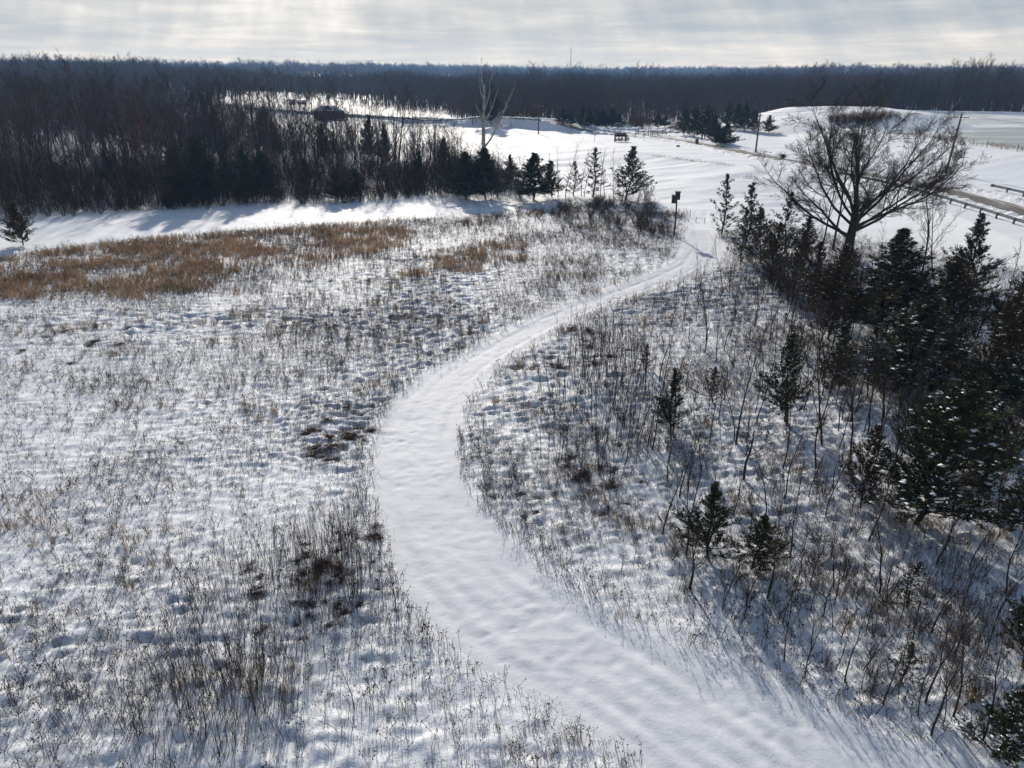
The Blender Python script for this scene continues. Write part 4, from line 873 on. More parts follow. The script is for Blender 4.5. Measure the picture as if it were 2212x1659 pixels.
r4 = np.random.default_rng(83); sx = 101+9*r4.random(700)-3; sy = 120+90*r4.random(700)
k = (sdp(sx, sy, LAKE) < 0.5) & (sdp(sx, sy, LAKE) > -5); batch('lakeside_weeds', uw, sx[k], sy[k], r4.uniform(0.12, 0.32, k.sum()), M['straw'], 'dry weeds along the lake bank', 84)

# ------------------------------------------------------------------ far forest
def far_tree(seed, H, n1, n2, wmul=1.0, spread=0.32):
    r = random.Random(seed); T = []
    def tri(a, b, w):
        d = b-a; s = d.cross(Vector((r.gauss(0, 1), r.gauss(0, 1), r.gauss(0, .3)))).normalized()*w; T.extend([tuple(a-s), tuple(a+s), tuple(b)])
    top = Vector((r.gauss(0, .5), r.gauss(0, .5), H*0.95))
    tri(Vector((0, 0, -1)), top, 0.16*wmul); a_ = Vector((0, 0, -1)); T.extend([(0, -0.15*wmul, -1), (0, 0.15*wmul, -1), tuple(top)])
    for i in range(n1):
        t = r.uniform(0.22, 0.9); b = Vector((0, 0, 0)).lerp(top, t); a = r.uniform(0, 6.28); L = H*spread*(1.15-t)*r.uniform(.6, 1.2)+H*.05
        d = Vector((math.cos(a), math.sin(a), r.uniform(0.7, 1.7))).normalized(); e = b+d*L; tri(b, e, 0.055*wmul)
        for j in range(n2):
            q = b.lerp(e, r.uniform(0.25, 1)); dd = (d+Vector((r.gauss(0, .6), r.gauss(0, .6), r.uniform(0, .7)))).normalized(); tri(q, q+dd*L*r.uniform(.3, .6), 0.035*wmul)
    V = np.array(T); return [(V, np.arange(len(V)).reshape(-1, 3), 0)]
def far_ever(seed, H, n, wmul=1.0):
    r = np.random.default_rng(seed); t = r.uniform(0.06, 1, n); a = r.uniform(0, 6.28, n); q = H*0.2*(1.03-t)*r.uniform(.3, 1.1, n)
    C = np.stack([q*np.cos(a), q*np.sin(a), t*H], 1); A = r.normal(0, 1, (n, 3)); B = r.normal(0, 1, (n, 3)); s = 0.045*H*wmul
    V = np.stack([C-A*s*.3, C+A*s*.5, C+B*s*.6], 1).reshape(-1, 3); return [(V, np.arange(len(V)).reshape(-1, 3), 0)]
CLEAR = GP([(500, 222), (560, 216), (700, 222), (850, 234), (960, 244), (1000, 264), (1150, 272), (1280, 277), (1345, 276), (1355, 262), (1400, 262), (1412, 270), (1470, 264), (1560, 268), (1600, 284), (1690, 285)], 3.0)+[(90, 300), (113, 320), (160, 340), (210, 326), (330, 300), (520, 250), (600, 0), (0, -100), (-100, 100), (-60, 200), (-40, 235), (-140, 300)]
def forest(name, dmin, dmax, cell, variants, sc, mi_p, label, seed, wood=False):
    r = np.random.default_rng(seed); n = int(0.80*(dmax**2-dmin**2)/2*2/cell); az = r.uniform(-0.70, 0.70, n); D = np.sqrt(r.uniform(dmin**2, dmax**2, n))
    X = D*np.sin(az); Y = D*np.cos(az)
    k = ~inside(X, Y, CLEAR) & ~inside(X, Y, LAKE) & ~inside(X, Y, WOOD) & (((X-113)/44)**2+((Y-262)/57)**2 > 1)
    # open gaps of snow in the far forest
    k &= (vn(X, Y, 60, 60, 71) < 0.31) | (D < 420)
    X, Y, D = X[k], Y[k], D[k]; mi = r.choice(len(mi_p), len(X), p=mi_p)
    batch(name, variants, X, Y, sc(r, len(X), X, Y, D), [M['far1'], M['far2'], M['far3']], label, seed+1, mi=mi); print(name, len(X))
lo = lambda r, n, X, Y, D: r.uniform(0.55, 1.12, n)*(1+0.4*vn(X, Y, 18, 18, 111))*np.where((X > 95) & (D < 520) & (X > 0.36*Y), 1.08, 0.92)
forest('near_forest', 235, 420, 11, [far_tree(s, 15, 13, 8) for s in range(10)], lo, [0.62, 0.38], 'bare forest behind the road and the lake', 301)
forest('middle_forest', 420, 900, 26, [far_tree(20+s, 15, 10, 6, 2.2, 0.4) for s in range(8)], lambda r, n, X, Y, D: r.uniform(0.65, 1.12, n)*(1+0.5*vn(X, Y, 30, 30, 92)), [0.6, 0.4], 'bare forest on the middle slopes', 303)
forest('distant_forest', 900, 3200, 230, [far_tree(40+s, 15, 8, 4, 5.5, 0.5) for s in range(8)], lambda r, n, X, Y, D: r.uniform(0.6, 1.15, n)*(1+0.00018*D)*(1+0.5*vn(X, Y, 60, 60, 91)+0.5*vn(X, Y, 22, 22, 99)), [0.6, 0.4], 'blue distant forest on the horizon ridge', 305)
forest('distant_evergreens', 700, 3400, 2600, [far_ever(60+s, 15, 110, 1.6) for s in range(5)], lambda r, n, X, Y, D: r.uniform(0.7, 1.15, n), [0, 0, 1.0], 'dark evergreens dotted through the distant forest', 307)
# brush under the near forest front
r = np.random.default_rng(310); n = 9000; az = r.uniform(-.7, .7, n); D = np.sqrt(r.uniform(225**2, 430**2, n)); X = D*np.sin(az); Y = D*np.cos(az)
sdc = sdp(X, Y, CLEAR); k = (sdc < 0) & (sdc > -38) & ~inside(X, Y, LAKE) & ~inside(X, Y, WOOD) & (((X-113)/44)**2+((Y-262)/57)**2 > 1); X, Y = X[k], Y[k]
batch('forest_edge_brush', [far_tree(80+s, 4.5, 9, 6, 1.1, 0.6) for s in range(6)], X, Y, r.uniform(0.6, 1.4, len(X)), [M['far1'], M['bramble']], 'brown brush along the foot of the far forest', 311, mi=r.integers(0, 2, len(X)))
# pines at right behind the lake
for i, (u, vt) in enumerate([(1930, 172), (1948, 168), (1962, 162), (1985, 170), (2000, 176), (2018, 170)]):
    x, y = G(u, 236, 5.5); p = Vector((x*1.02, y*1.02, 0)); p.z = gz(p.x, p.y); h = topz(p, vt)-p.z
    plant('pine_tree', 'pine', p, 'tall green pine in the group beyond the frozen lake', 'pine tree', 'pines beyond the frozen lake', sc=(h/10*.9, h/10*.9, h/10), skip=('snow',))
r8 = random.Random(21)
for i in range(84):
    u = r8.choice([r8.uniform(430, 1060), r8.uniform(430, 780)]); v = np.interp(u, [430, 700, 1010], [224, 228, 256])+r8.uniform(-5, 16); p = hit(u, v); h = topz(p, np.interp(u, [430, 620, 800, 1010], [155, 160, 195, 215])+r8.uniform(-8, 16))-p.z
    plant('ridge_tree', 'wood%d' % r8.randrange(7), p, 'bare tree on the snowy ridge behind the left woods', 'tree', 'bare trees on the snowy ridge', sc=(h/10*1.2, h/10*1.2, h/10))
r7 = random.Random(12)
for i in range(70):
    u = r7.choice([r7.uniform(-40, 2250), r7.gauss(285, 50), r7.gauss(1140, 40), r7.gauss(1265, 35), r7.gauss(1390, 25), r7.gauss(1750, 40), r7.gauss(660, 60)]); D_ = r7.uniform(430, 900); a_, F_, U_ = ray(u, 160); x = a_*D_/F_; z = gz(x, D_)
    if u < 560: D_ = r7.uniform(600, 950); x = a_*D_/F_; z = gz(x, D_); h = r7.uniform(15, 20)
    else: h = max(14, min(30, CH+(160-r7.uniform(145, 154))*D_/F_-z))
    plant('skyline_tree', 'wood%d' % r7.randrange(7), (x, D_, z), 'bare tree breaking the skyline', 'tree', 'bare trees breaking the skyline', sc=(h/10*1.5, h/10*1.5, h/10))
# individually visible trees along the lake's far shore and the skyline at right
r5 = random.Random(31)
for i in range(30):
    u = 2040+i*9+r5.uniform(-5, 5); x, y = G(u, 240, 5.5); y += r5.uniform(4, 30); x *= y/(y-10); z = gz(x, y); h = r5.uniform(17, 22)
    plant('bare_tree', 'wood%d' % r5.randrange(7), (x, y, z), 'bare tree on the far shore of the frozen lake', 'tree', 'bare trees on the far lake shore', sc=(h/10*1.1, h/10*1.1, h/10))

# ------------------------------------------------------------------ utility poles and wires
def upole(u, v, vt, label, arm=1, rz=0.0, tilt=(0, 0), h=None, name='utility_pole', low=True):
    p = hit(u, v); H = h or (topz(p, vt)-p.z); t = thing(name, p, label, 'utility pole', 'utility poles along the road' if False else None, rz, tilt=tilt)
    obj('pole', MB().tube([(0, 0, -0.3), (0, 0, H*.5), (0, 0, H)], [0.21, 0.19, 0.15], 10).me('pole', M['pole']), t)
    if arm:
        c = obj('crossarm', MB().box((0, -0.16, H-0.55), (2.6, 0.12, 0.14)).me('crossarm', M['wood']), t)
        b = MB()
        for sx in (-1, 1): b.tube([(0, -0.17, H-1.25), (sx*0.75, -0.17, H-0.62)], 0.025, 4)
        obj('brace', b.me('brace', M['wood']), t)
    pts = [(-1.15, -0.16, H-0.3), (1.15, -0.16, H-0.3), (0, 0, H+0.2)] if arm else [(0, 0, H+0.2), (0.3, 0, H-0.6)]
    for q in pts: obj('insulator', MB().tube([(q[0], q[1], q[2]-0.18), q], [0.05, 0.07], 6).me('insulator', M['porc']), t)
    bpy.context.view_layer.update()
    mw = t.matrix_basis
    return t, p, H, [mw@Vector(q) for q in pts], mw
P1 = upole(1163, 289, 225, 'wooden utility pole with lamps at its top standing beside the left guardrail', arm=1)
P2 = upole(1516, 300, 235, 'wooden utility pole in front of the roadside cedar clump', arm=1, rz=0.9)
P3 = upole(1632, 330, 245, 'wooden utility pole on the snowy slope left of the mound', arm=1, rz=0.9)
P0 = upole(1369, 262, 228, 'pale utility pole behind the roadside clearing at the forest edge', arm=1, rz=0.9)
P4 = upole(2043, 375, 246, 'dark leaning utility pole with a crossarm in front of the frozen lake', arm=1, rz=-0.25, tilt=(0, 0.045))
def wire(a, b, sag, label, r=0.018, m='wire', cat='power line', name='power_line', group=None):
    pts = [a.lerp(b, t)-Vector((0, 0, sag*4*t*(1-t))) for t in np.linspace(0, 1, 17)]
    o = obj(name, MB().tube([p-a for p in pts], r, 4).me(name, M[m])); o.location = a; return tag(o, label, cat, group)
wg = 'power lines strung between the roadside poles'
for A, B, sg, n in ((P0, P2, 0.6, 'between the forest pole and the cedar clump pole'), (P2, P3, 0.5, 'between the cedar clump pole and the slope pole')):
    for k, w in zip(range(3), ('left', 'right', 'top')): wire(A[3][k], B[3][k], sg, f'thin {w} wire {n}')
for k, w in zip((0, 2), ('lower', 'upper')):
    wire(P1[3][k], P0[3][k], 0.8, f'thin {w} wire from the left guardrail pole to the forest pole'); wire(P3[3][k], Vector((98, 205, 13.5+k*.4)), 1.0, f'thin {w} wire from the slope pole towards the oak crown')
for A, B, n in ((P0, P2, 'forest pole and cedar clump pole'), (P2, P3, 'cedar clump pole and slope pole')):
    a = A[1]+Vector((0, 0, A[2]*.62)); b = B[1]+Vector((0, 0, B[2]*.62)); wire(a, b, 0.6, f'low telephone cable between {n}', 0.02)
a = P4[3][1]; wire(a, Vector((190, 170, 8.5)), 2.2, 'thin wire running from the leaning pole to the right over the ice', 0.015)
gb = hit(2078, 361); ga = P4[4]@Vector((0, 0, P4[2]-0.9)); wire(ga, gb, 0, 'pale guy wire of the leaning pole, outer one', 0.012, 'wire_s', 'guy wire', 'guy_wire'); wire(P4[4]@Vector((0, 0, P4[2]-2)), gb+Vector((-0.6, 0, 0)), 0, 'pale guy wire of the leaning pole, inner one', 0.012, 'wire_s', 'guy wire', 'guy_wire')
p = hit(2078, 361); tag(obj('guy_guard', MB().tube([(0, 0, -.1), (-0.02, 0, 2.2)], 0.045, 6).me('guy guard', M['straw']), None, p), 'yellowish plastic guard standing at the foot of the guy wires', 'guy guard')
for i, (u, v, vt) in enumerate([(1602, 325, 300), (1608, 324, 300)]):
    p = hit(u, v); q = P3[1]+Vector((0, 0, 7.5)); wire(p, p.lerp(q, .9), 0, f'steep guy wire left of the slope pole, {"left" if i == 0 else "right"} one', 0.02, 'wire_s', 'guy wire', 'guy_wire')

# ------------------------------------------------------------------ guardrails
def guardrail(line, label, z0=0.0, both=False):
    L = [Vector((x, y, gz(x, y, False)+z0)) for x, y in line]; o0 = L[0].copy(); t = thing('guardrail', o0, label, 'guardrail')
    P = [p-o0 for p in L]; prof = [(0.0, 0.42), (0.07, 0.48), (0.0, 0.60), (0.07, 0.72), (0.0, 0.80), (-0.04, 0.80), (-0.04, 0.42)]
    V = []; n = len(prof)
    for i, p in enumerate(P):
        d = (P[min(i+1, len(P)-1)]-P[max(i-1, 0)]); d.z = 0; d.normalize(); s = Vector((-d.y, d.x, 0))
        for a, z in prof: V.append(tuple(p+s*a+Vector((0, 0, z))))
    F = [(i*n+j, i*n+(j+1) % n, (i+1)*n+(j+1) % n, (i+1)*n+j) for i in range(len(P)-1) for j in range(n)]
    obj('rail', mk('rail', [(V, F, 0)], M['steel'], False), t)
    acc = 0; last = -9
    for a, b in zip(P[:-1], P[1:]):
        d = (b-a).length; k = 0
        while True:
            s = (math.floor(acc/3.8)+1+k)*3.8-acc
            if s > d: break
            q = a.lerp(b, s/d); dd = (b-a).normalized(); ang = math.atan2(dd.y, dd.x)
            obj('post', MB().box((q.x+dd.y*0.16, q.y-dd.x*0.16, q.z+0.28), (0.16, 0.2, 0.95), ang).me('post', M['wood']), t); k += 1
        acc += d
    e = P[0]; obj('end_terminal', MB().box((e.x, e.y, e.z+0.6), (0.45, 0.3, 0.42), 0.3).me('terminal', M['steel']), t)
    return t
def off(line, d):
    P = np.array(line); T = np.gradient(P, axis=0); T /= np.linalg.norm(T, axis=1)[:, None]; return [tuple(p+np.array([-t[1], t[0]])*d) for p, t in zip(P, T)]
RR = [p for p in ROADC if 40 < p[1] < 139]; guardrail(off(RR, -6.2)[::1], 'long steel guardrail on wooden posts on the near side of the road at the right')
RF = [p for p in ROADC if 60 < p[1] < 122]; guardrail(off(RF, 8.6), 'steel guardrail starting with a square end block on the lake side of the road')
RL = [p for p in ROADC if p[1] > 254 and p[0] < 15 and p[0] > -130]; guardrail(off(RL, -4.6)[::-1], 'dark guardrail along the raised road on the left above a shaded slope')
# lake fence
LFp = []
fl = [(101.5, 212), (100.2, 190), (100.5, 168), (102, 150), (108, 128), (118, 108)]
ft = thing('wire_fence', (101, 168, gz(101, 168)), 'thin wire fence on wooden posts along the lake bank', 'fence'); fo = ft.location.copy(); prev = None
r6 = random.Random(3)
for a, b in zip(fl[:-1], fl[1:]):
    k = max(1, int(math.dist(a, b)/4.3))
    for j in range(k):
        x = a[0]+(b[0]-a[0])*j/k; y = a[1]+(b[1]-a[1])*j/k; q = Vector((x, y, gz(x, y, False)))-fo; hh = r6.uniform(1.1, 1.5)
        obj('post', MB().tube([q+Vector((0, 0, -.2)), q+Vector((r6.uniform(-.08, .08), 0, hh))], 0.055, 6).me('post', M['wood']), ft); LFp.append(q)
wb = MB()
for z in (0.45, 0.95):
    for a, b in zip(LFp[:-1], LFp[1:]): wb.tube([a+Vector((0, 0, z)), b+Vector((0, 0, z))], 0.012, 3)
obj('wire', wb.me('fence wire', M['wire']), ft)

# ------------------------------------------------------------------ park sign with shrubs
p = hit(1339, 306); t = thing('park_sign', p, 'brown park sign on two posts with pale lettering on the snowy lawn', 'sign', rz=-0.03)
k = upx(p); Wd = 44/2212*2212/2212*p.length*0+ (2487-2443)*0.54*k*2.0/2.0
Wd = 25.5*k; Hh = 8.0*k
obj('panel', MB().box((0, 0, 1.25+Hh/2), (Wd, 0.18, Hh)).me('panel', M['signb']), t)
for s in (-1, 1): obj('post', MB().box((s*(Wd/2-0.2), 0.02, 0.9), (0.28, 0.26, 2.1)).me('post', M['signb']), t)
def text(body, size, loc, m, parent, name='lettering', rot=(math.pi/2, 0, 0), ext=0.012):
    cu = bpy.data.curves.new(name, 'FONT'); cu.body = body; cu.size = size; cu.extrude = ext; cu.align_x = 'CENTER'; cu.align_y = 'CENTER'; cu.materials.append(m)
    o = bpy.data.objects.new(name, cu); col.objects.link(o); dg = bpy.context.evaluated_depsgraph_get(); me = bpy.data.meshes.new_from_object(o.evaluated_get(dg)); bpy.data.objects.remove(o)
    me.materials.clear(); me.materials.append(m)
    q = bpy.data.objects.new(name, me); col.objects.link(q); q.parent = parent; q.location = loc; q.rotation_euler = rot; return q
text('West Park Lake', Hh*0.30, (Wd*0.13, -0.105, 1.25+Hh*0.72), M['white'], t)
obj('emblem', MB().tube([(-Wd*0.36, -0.09, 1.25+Hh*0.68), (-Wd*0.36, -0.11, 1.25+Hh*0.68)], Hh*0.14, 12).me('emblem', M['white']), t)
def evergreen_shrub(loc, sx, sz, label):
    t2 = plant('evergreen_shrub', 'cedd1', loc, label, 'shrub', None, sc=(sx/3.0, sx/3.0, sz/6.0)); return t2
for dx, sx, sz, lb in ((-Wd*.38, 1.2, 1.3, 'snow-capped evergreen shrub under the left end of the park sign'), (-Wd*.12, 1.6, 1.5, 'snow-capped evergreen shrub left of centre below the park sign'), (Wd*.12, 1.9, 1.5, 'wide snow-capped evergreen shrub right of centre below the park sign'), (Wd*.55, 1.9, 1.9, 'rounded green shrub past the right end of the park sign')):
    x, y = p.x+dx, p.y-0.8; evergreen_shrub((x, y, gz(x, y)), sx, sz, lb)
# parking-area fence, posts and boxes
def rail_fence(us, label, h=1.2, rails=(0.45, 0.85, 1.1), name='wooden_fence'):
    pts = [hit(u, v) for u, v in us]; t = thing(name, pts[0], label, 'fence'); o = pts[0]
    for q in pts: obj('post', MB().box((q.x-o.x, q.y-o.y, q.z-o.z+h/2), (0.16, 0.16, h+.1)).me('post', M['wood']), t)
    for a, b in zip(pts[:-1], pts[1:]):
        for z in rails: obj('rail', MB().tube([a-o+Vector((0, 0, z)), b-o+Vector((0, 0, z))], 0.06, 5).me('rail', M['wood']), t)
rail_fence([(1409, 294.5), (1420, 294), (1431, 293), (1436, 292)], 'weathered split rail fence beside the road junction', 1.5, (0.5, 0.95, 1.4))
rail_fence([(1400, 295), (1405.5, 295)], 'tall narrow wooden frame left of the split rail fence', 2.2, (2.15,), 'post_gate')
rail_fence([(1538, 290), (1552, 292)], 'low pale rail barrier in front of the roadside cedar clump', 1.0, (0.95,), 'rail_barrier')
for i, (u, v, h, lb) in enumerate([(1372, 297, 2.0, 'single wooden post with a long shadow on the lawn right of the park sign'), (1379, 291, 1.6, 'thin wooden post behind the single post near the park sign'), (1335, 287, 1.4, 'short stake in front of the parked car, left one'), (1341, 288, 1.6, 'short stake in front of the parked car, right one'), (1455, 286, 1.0, 'stubby post at the side road, left one'), (1462, 287, 1.0, 'stubby post at the side road, right one'), (1448, 283, 1.1, 'stubby post at the side road entrance')]):
    p = hit(u, v); o = obj('wooden_post', MB().tube([(0, 0, -.1), (0, 0, h)], [0.09, 0.08], 7).me('wooden post', M['wood']), None, p); tag(o, lb, 'post')
for u, v, s, m, lb in [(1505, 311, (0.75, 0.7, 1.25), 'green', 'grey-green utility cabinet in the snow beside the road'), (1556, 295, (0.6, 0.6, 0.8), 'green', 'small green utility box at the foot of the cedar clump'), (1439, 294, (0.35, 0.35, 1.1), 'wood', 'stout bollard at the end of the split rail fence')]:
    p = hit(u, v); t = thing('utility_cabinet' if m == 'green' else 'bollard', p, lb, 'utility box' if m == 'green' else 'bollard')
    obj('body', MB().box((0, 0, s[2]/2), s).me('cabinet', M[m]), t); obj('lid', MB().box((0, 0, s[2]+.04), (s[0]+.06, s[1]+.06, .08), taper=.8).me('lid', M[m]), t)
# rock poking out of the snow
p = hit(1465, 316.5); tag(obj('rock', MB().blob((0, 0, .1), (.5, .3, .3), seed=3).me('rock', M['bark_l']), None, p), 'small dark rock poking out of the lawn snow', 'rock')

# ------------------------------------------------------------------ parked car
p = hit(1337, 277.5); t = thing('parked_car', p+Vector((0, 0, .0)), 'grey-green car with snow on its roof parked beside the snow banks', 'car', rz=-0.12)
body = [(-2.25, .35), (-2.3, .75), (-2.1, 1.0), (-1.2, 1.05), (1.35, 1.05), (2.15, .92), (2.32, .65), (2.3, .35)]
obj('body', MB().prism(body, -.88, .88).me('car body', M['carp']), t)
obj('cabin', MB().prism([(-1.75, 1.05), (-1.35, 1.58), (.35, 1.6), (1.2, 1.05)], -.76, .76).me('cabin', M['carp']), t)
for s in (-1, 1): obj('side_window', MB().prism([(-1.45, 1.1), (-1.2, 1.5), (.28, 1.52), (.9, 1.1)], s*.765-.01, s*.765+.01).me('window', M['glass']), t)
g = MB(); rot = Euler((0, R(56), 0)); g.box((.80, 0, 1.335), (.03, 1.35, .72), rot=Euler((0, R(-57), 0))); obj('windshield', g.me('windshield', M['glass']), t)
obj('roof_snow', MB().box((-.5, 0, 1.66), (1.6, 1.4, .12), taper=.85).me('roof snow', M['snow_cap']), t); obj('hood_snow', MB().box((1.65, 0, 1.06), (.9, 1.5, .1), taper=.8, rot=Euler((0, .12, 0))).me('hood snow', M['snow_cap']), t)
for x in (-1.4, 1.42):
    for y in (-.86, .86):
        w = obj('wheel', MB().tube([(x, y-.11, .33), (x, y+.11, .33)], .33, 16).me('tyre', M['tyre']), t); obj('rim', MB().tube([(x, y-.12, .33), (x, y+.12, .33)], .19, 10).me('rim', M['steel']), w)
for y in (-.62, .62):
    obj('headlight', MB().box((2.29, y, .72), (.08, .35, .16)).me('headlight', M['lampw']), t); obj('tail_light', MB().box((-2.26, y, .85), (.08, .3, .16)).me('tail light', M['lampr']), t)
p = hit(1355, 278); tag(obj('snowy_heap', MB().blob((0, 0, .35), (1.5, .9, .55), seed=5, rough=.12).me('heap', M['snow_cap'], True), None, p), 'low snow-covered car-sized heap right of the parked car', 'snow heap')
# second dark vehicle down the side road
p = hit(1405, 266); t = thing('parked_car', p, 'small dark vehicle under the trees at the end of the side road', 'car', rz=.3)
obj('body', MB().prism(body, -.88, .88).me('car body', M['black']), t); obj('cabin', MB().prism([(-1.75, 1.05), (-1.35, 1.58), (.35, 1.6), (1.2, 1.05)], -.76, .76).me('cabin', M['glass']), t)
obj('roof_snow', MB().box((-.5, 0, 1.66), (1.6, 1.4, .12), taper=.85).me('roof snow', M['snow_cap']), t)
for x in (-1.4, 1.42):
    for y in (-.86, .86): obj('wheel', MB().tube([(x, y-.11, .33), (x, y+.11, .33)], .33, 12).me('tyre', M['tyre']), t)

# ------------------------------------------------------------------ person clearing snow
def skin_obj(name, joints, edges, rad, m, parent, sub=1):
    me = bpy.data.meshes.new(name); me.from_pydata(joints, edges, []); o = bpy.data.objects.new(name, me); col.objects.link(o)
    sk = o.modifiers.new('skin', 'SKIN'); sk.use_smooth_shade = True
    for i, r_ in enumerate(rad): me.skin_vertices[0].data[i].radius = (r_, r_)
    me.skin_vertices[0].data[0].use_root = True
    if sub: s_ = o.modifiers.new('sub', 'SUBSURF'); s_.levels = sub; s_.render_levels = sub
    dg = bpy.context.evaluated_depsgraph_get(); m2 = bpy.data.meshes.new_from_object(o.evaluated_get(dg)); bpy.data.objects.remove(o); m2.materials.clear(); m2.materials.append(m)
    for q in m2.polygons: q.use_smooth = True
    return obj(name, m2, parent)
p = hit(1313, 283); t = thing('person', p, 'person in a yellow-green jacket and dark trousers bending with a long-handled shovel', 'person', rz=0.3)
J = [(0, 0, .95), (.02, 0, 1.15), (-.05, 0, 1.38), (-.10, 0, 1.50), (-.15, 0, 1.62), (-.17, 0, 1.72), (.0, .1, .88), (-.06, .12, .5), (.04, .13, .08), (-.12, .13, .05), (.0, -.1, .88), (.10, -.12, .5), (.14, -.13, .08), (-.02, -.13, .05), (-.05, .2, 1.40), (-.22, .24, 1.18), (-.42, .12, 1.05), (-.05, -.2, 1.40), (-.25, -.22, 1.2), (-.5, -.1, 1.12)]
E_ = [(0, 1), (1, 2), (2, 3), (3, 4), (4, 5), (0, 6), (6, 7), (7, 8), (8, 9), (0, 10), (10, 11), (11, 12), (12, 13), (2, 14), (14, 15), (15, 16), (2, 17), (17, 18), (18, 19)]
Rr = [.15, .14, .17, .06, .10, .085, .10, .07, .05, .045, .10, .07, .05, .045, .07, .05, .035, .07, .05, .035]
skin_obj('body', J, E_, Rr, M['skin'], t, 1)
ji = [0, 1, 2, 14, 15, 16, 17, 18, 19]
def dil(ix, ed, dr, name, m):
    mp = {a: i for i, a in enumerate(ix)}; skin_obj(name, [J[a] for a in ix], [(mp[a], mp[b]) for a, b in ed if a in mp and b in mp], [Rr[a]+dr for a in ix], m, t, 1)
dil([1, 0, 2, 14, 15, 17, 18], E_, .03, 'jacket', M['hivis']); dil([0, 6, 7, 8, 9, 10, 11, 12, 13], E_, .025, 'trousers', M['navy'])
obj('hood', MB().blob((-.155, 0, 1.71), (.135, .13, .13), rough=.03).me('hood', M['hivis'], True), t)
for (hx, hy, hz) in ((-.42, .12, 1.05), (-.5, -.1, 1.12)):
    hb = MB(); hb.blob((hx-.05, hy, hz), (.05, .045, .03), rough=.05)
    for f_ in range(4): hb.tube([(hx-.08, hy-.03+.02*f_, hz+.01), (hx-.12, hy-.03+.02*f_, hz), (hx-.125, hy-.03+.02*f_, hz-.035)], [.01, .009, .008], 5)
    hb.tube([(hx-.04, hy+.04, hz), (hx-.08, hy+.055, hz-.02)], [.011, .009], 5); obj('glove', hb.me('glove', M['black']), t)
sh = thing('snow_shovel', p+Vector((-.55, -.1, 0)), 'long-handled shovel held by the person in the yellow-green jacket', 'shovel', rz=.3)
obj('handle', MB().tube([(.25, 0, 1.0), (-1.0, 0, 2.0)], .02, 6).me('handle', M['wood']), sh); obj('blade', MB().box((-1.15, 0, 2.12), (.4, .42, .04), rot=Euler((0, .65, 0))).me('blade', M['steel']), sh)

# ------------------------------------------------------------------ bat boxes on a post, trail posts, nest box
p = hit(1455, 510); H = topz(p, 416)-p.z; t = thing('bat_box_post', p, 'tall bent post carrying two dark bat boxes beside the trail opening', 'bat box')
obj('post', MB().tube([(0.0, 0, -.2), (.10, 0, H*.4), (.02, 0, H*.8), (-.05, 0, H*.94)], [.13, .12, .10, .09], 8).me('post', M['moss']), t)
b1 = obj('bat_box', MB().box((.12, .12, H-.45), (.62, .28, 1.0)).me('bat box', M['box_d']), t); obj('roof', MB().box((.12, .12, H+.08), (.74, .42, .08), rot=Euler((.15, 0, 0))).me('roof', M['moss']), b1)
b2 = obj('bat_box', MB().box((-.38, -.18, H-.85), (.58, .28, 1.0)).me('bat box', M['box_d']), t); obj('roof', MB().box((-.38, -.18, H-.32), (.70, .42, .08), rot=Euler((.15, 0, 0))).me('roof', M['box_d']), b2)
p = hit(1490, 469); tag(obj('trail_marker', MB().tube([(0, 0, -.1), (.03, 0, 1.15)], .045, 7).me('marker', M['wood']), None, p), 'thin wooden marker post left of the roped pair at the trail opening', 'post')
a = hit(1503, 479); b = hit(1522, 481); t = thing('rope_barrier', a, 'pair of short posts joined by a rope across the trail opening', 'barrier')
for q in (a, b): q = q-a; obj('post', MB().tube([q+Vector((0, 0, -.1)), q+Vector((.03, 0, .72))], .05, 7).me('post', M['wood']), t)
d = b-a; obj('rope', MB().tube([d*f+Vector((0, 0, .62-.25*f*(1-f))) for f in (0, .25, .5, .75, 1)], .018, 5).me('rope', M['wood']), t)
p = hit(1692, 712); t = thing('nest_box', p, 'small nest box on a thin pole at the edge of the cedar stand', 'nest box')
obj('pole', MB().tube([(0, 0, -.1), (.02, 0, 1.3)], .025, 6).me('pole', M['steel']), t); bx = obj('box', MB().box((.02, 0, 1.45), (.17, .17, .3)).me('box', M['wood']), t); obj('roof', MB().box((.02, 0, 1.63), (.25, .27, .03), rot=Euler((.2, 0, 0))).me('roof', M['snow_cap']), bx)
# nest and red object in the oak
MO = Matrix.LocRotScale(oak.location, oak.rotation_euler, oak.scale)
OV = cv[::5]@np.array(MO.to_3x3()).T+np.array(MO.translation); OF = OV[:, 1]*CP-(OV[:, 2]-CH)*SP
OU = 1106+FP*OV[:, 0]/OF; OVv = 829.5-FP*(OV[:, 1]*SP+(OV[:, 2]-CH)*CP)/OF
def in_oak(u, v): return Vector(OV[int(np.argmin((OU-u)**2+(OVv-v)**2))])
nb = MB(); rn = random.Random(8)
for i in range(60):
    q = Vector((rn.gauss(0, .16), rn.gauss(0, .16), rn.gauss(0, .14))); e = q+Vector((rn.gauss(0, .2), rn.gauss(0, .2), rn.gauss(0, .2))); nb.tube([q, e], .02, 4)
nb.blob((0, 0, 0), (.22, .2, .2), seed=2); tag(obj('squirrel_nest', nb.me('nest', M['nest']), None, in_oak(1686, 333)), 'round leafy squirrel nest high in the left of the oak crown', 'nest')
rb = MB().blob((0, 0, 0), (.2, .14, .15), seed=12, rough=.3); rb.tube([(.1, 0, 0), (.24, 0, -.14), (.22, 0, -.3)], [.04, .03, .015], 5); tag(obj('red_bag', rb.me('red bag', M['red'], True), None, in_oak(1765, 331)), 'small bright red bag caught in the oak branches', 'bag')

